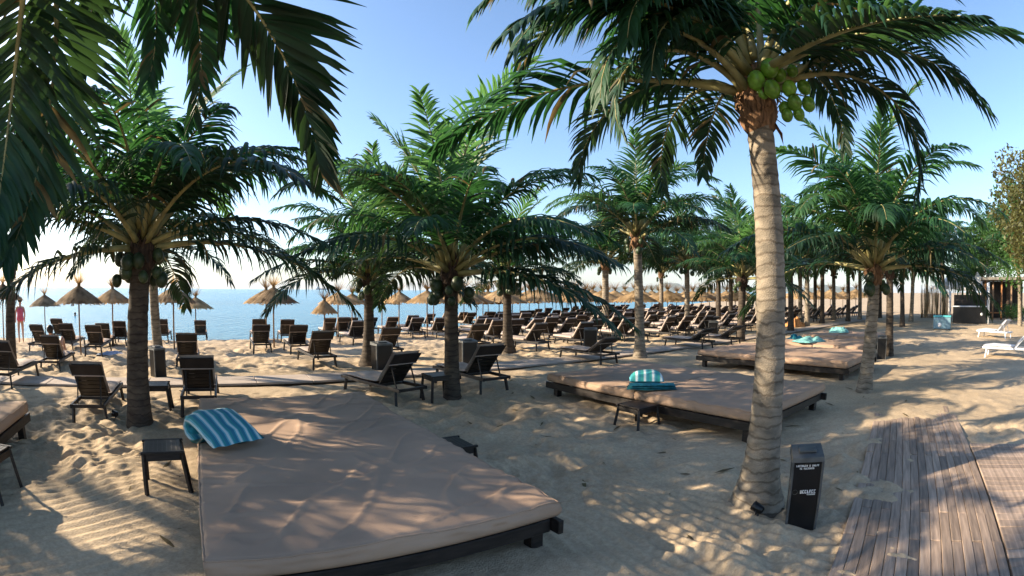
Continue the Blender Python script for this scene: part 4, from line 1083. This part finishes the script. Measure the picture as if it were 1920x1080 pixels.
link('swimsuit', MB().tube([(0, 0, .84), (0, 0, .92), (0, .01, 1.08), (0, 0, 1.28), (0, 0, 1.36)], [.15, .185, .15, .175, .12], 14).mesh('swimsuit', PINK), f)
link('hair', MB().ball((0, .01, 1.66), .115, 12, 8, (1, 1.05, 1)).mesh('hair', HAIR), f)
# person lying on the lounger by the left edge, knees drawn up
V2 = [(0, .80, .46), (0, .66, .58), (0, .46, .80), (0, .36, .93), (0, .34, 1.0), (0, .35, 1.08),
      (.18, .44, .82), (.25, .62, .62), (.22, .82, .50), (.20, .9, .49), (-.18, .44, .82), (-.25, .62, .62), (-.22, .82, .50), (-.20, .9, .49),
      (.09, .86, .45), (.12, 1.18, .78), (.12, 1.45, .45), (.12, 1.58, .43), (-.09, .86, .45), (-.10, 1.28, .52), (-.10, 1.68, .44), (-.10, 1.72, .52)]
f2 = figure('person', 'person in dark blue shorts lying on a lounger near the left edge, one knee raised', V2, E_, R_s, tuple(LOUNGED.location), LOUNGED.rotation_euler.z)
link('shorts', MB().tube([(0, .74, .50), (0, .80, .47), (0, .92, .46), (0, 1.0, .49)], [.15, .175, .18, .15], 14).mesh('shorts', NAVY), f2)
link('hair', MB().ball((0, .325, 1.05), .11, 12, 8, (1, 1, 1)).mesh('hair', HAIR), f2)
p = G(141, 592)
V3 = [(0, 0, -.45), (0, 0, -.2), (0, 0, 0), (0, 0, .14), (0, 0, .24), (.17, 0, -.05), (.34, .22, -.04), (-.17, 0, -.05), (-.34, .22, -.05)]
p.z = SEA_Z
f3 = figure('person', 'swimmer in the water between two straw umbrellas on the left, only head and shoulders showing', V3, [(0, 1), (1, 2), (2, 3), (3, 4), (2, 5), (5, 6), (2, 7), (7, 8)], [.14, .15, .06, .09, .08, .06, .04, .06, .04], p, 0)
link('hair', MB().ball((0, -.02, .2), .115, 10, 8).mesh('hair', HAIR), f3)
# dry leaf bits blown about the sand
rng = random.Random(77); mb = MB()
for k in range(420):
    u, v = rng.uniform(-6, 12), rng.uniform(1.2, 12)
    if (-.4 < u < 2.45 and 2.6 < v < 7.5): continue
    x, y = uv(u, v); z = sand_z(x, y) + .006; a = rng.uniform(0, 6.28); l = rng.choice((.02, .03, .05, .12)) * rng.uniform(.7, 1.4); wd = l * .16 + .003
    d = Vector((math.cos(a), math.sin(a), rng.uniform(-.1, .2))); n_ = Vector((-d.y, d.x, 0)); c = Vector((x, y, z))
    mb.add([c - d * l - n_ * wd * .3, c - d * l + n_ * wd * .3, c + n_ * wd + Vector((0, 0, .004)), c - n_ * wd + Vector((0, 0, .004)), c + d * l], [(0, 3, 2, 1), (3, 4, 2)])
lit = link('leaf_litter', mb.mesh('leaf_litter', DRYLEAF)); lit['kind'] = 'stuff'
# ------------------------------------------------------------------ sea air
hm = bpy.data.materials.new('sea_haze'); hm.use_nodes = True
_t = hm.node_tree; _t.nodes.remove(_t.nodes['Principled BSDF'])
pv = _t.nodes.new('ShaderNodeVolumePrincipled'); pv.inputs['Color'].default_value = (.80, .88, 1, 1); pv.inputs['Density'].default_value = .00006
_t.links.new(pv.outputs[0], _t.nodes['Material Output'].inputs['Volume'])
hz = link('haze', MB().box((0, 0, 72), (29500, 29500, 162)).mesh('haze', hm)); hz['kind'] = 'stuff'
print('loungers far right', cnt, 'objects', len(COL.objects))
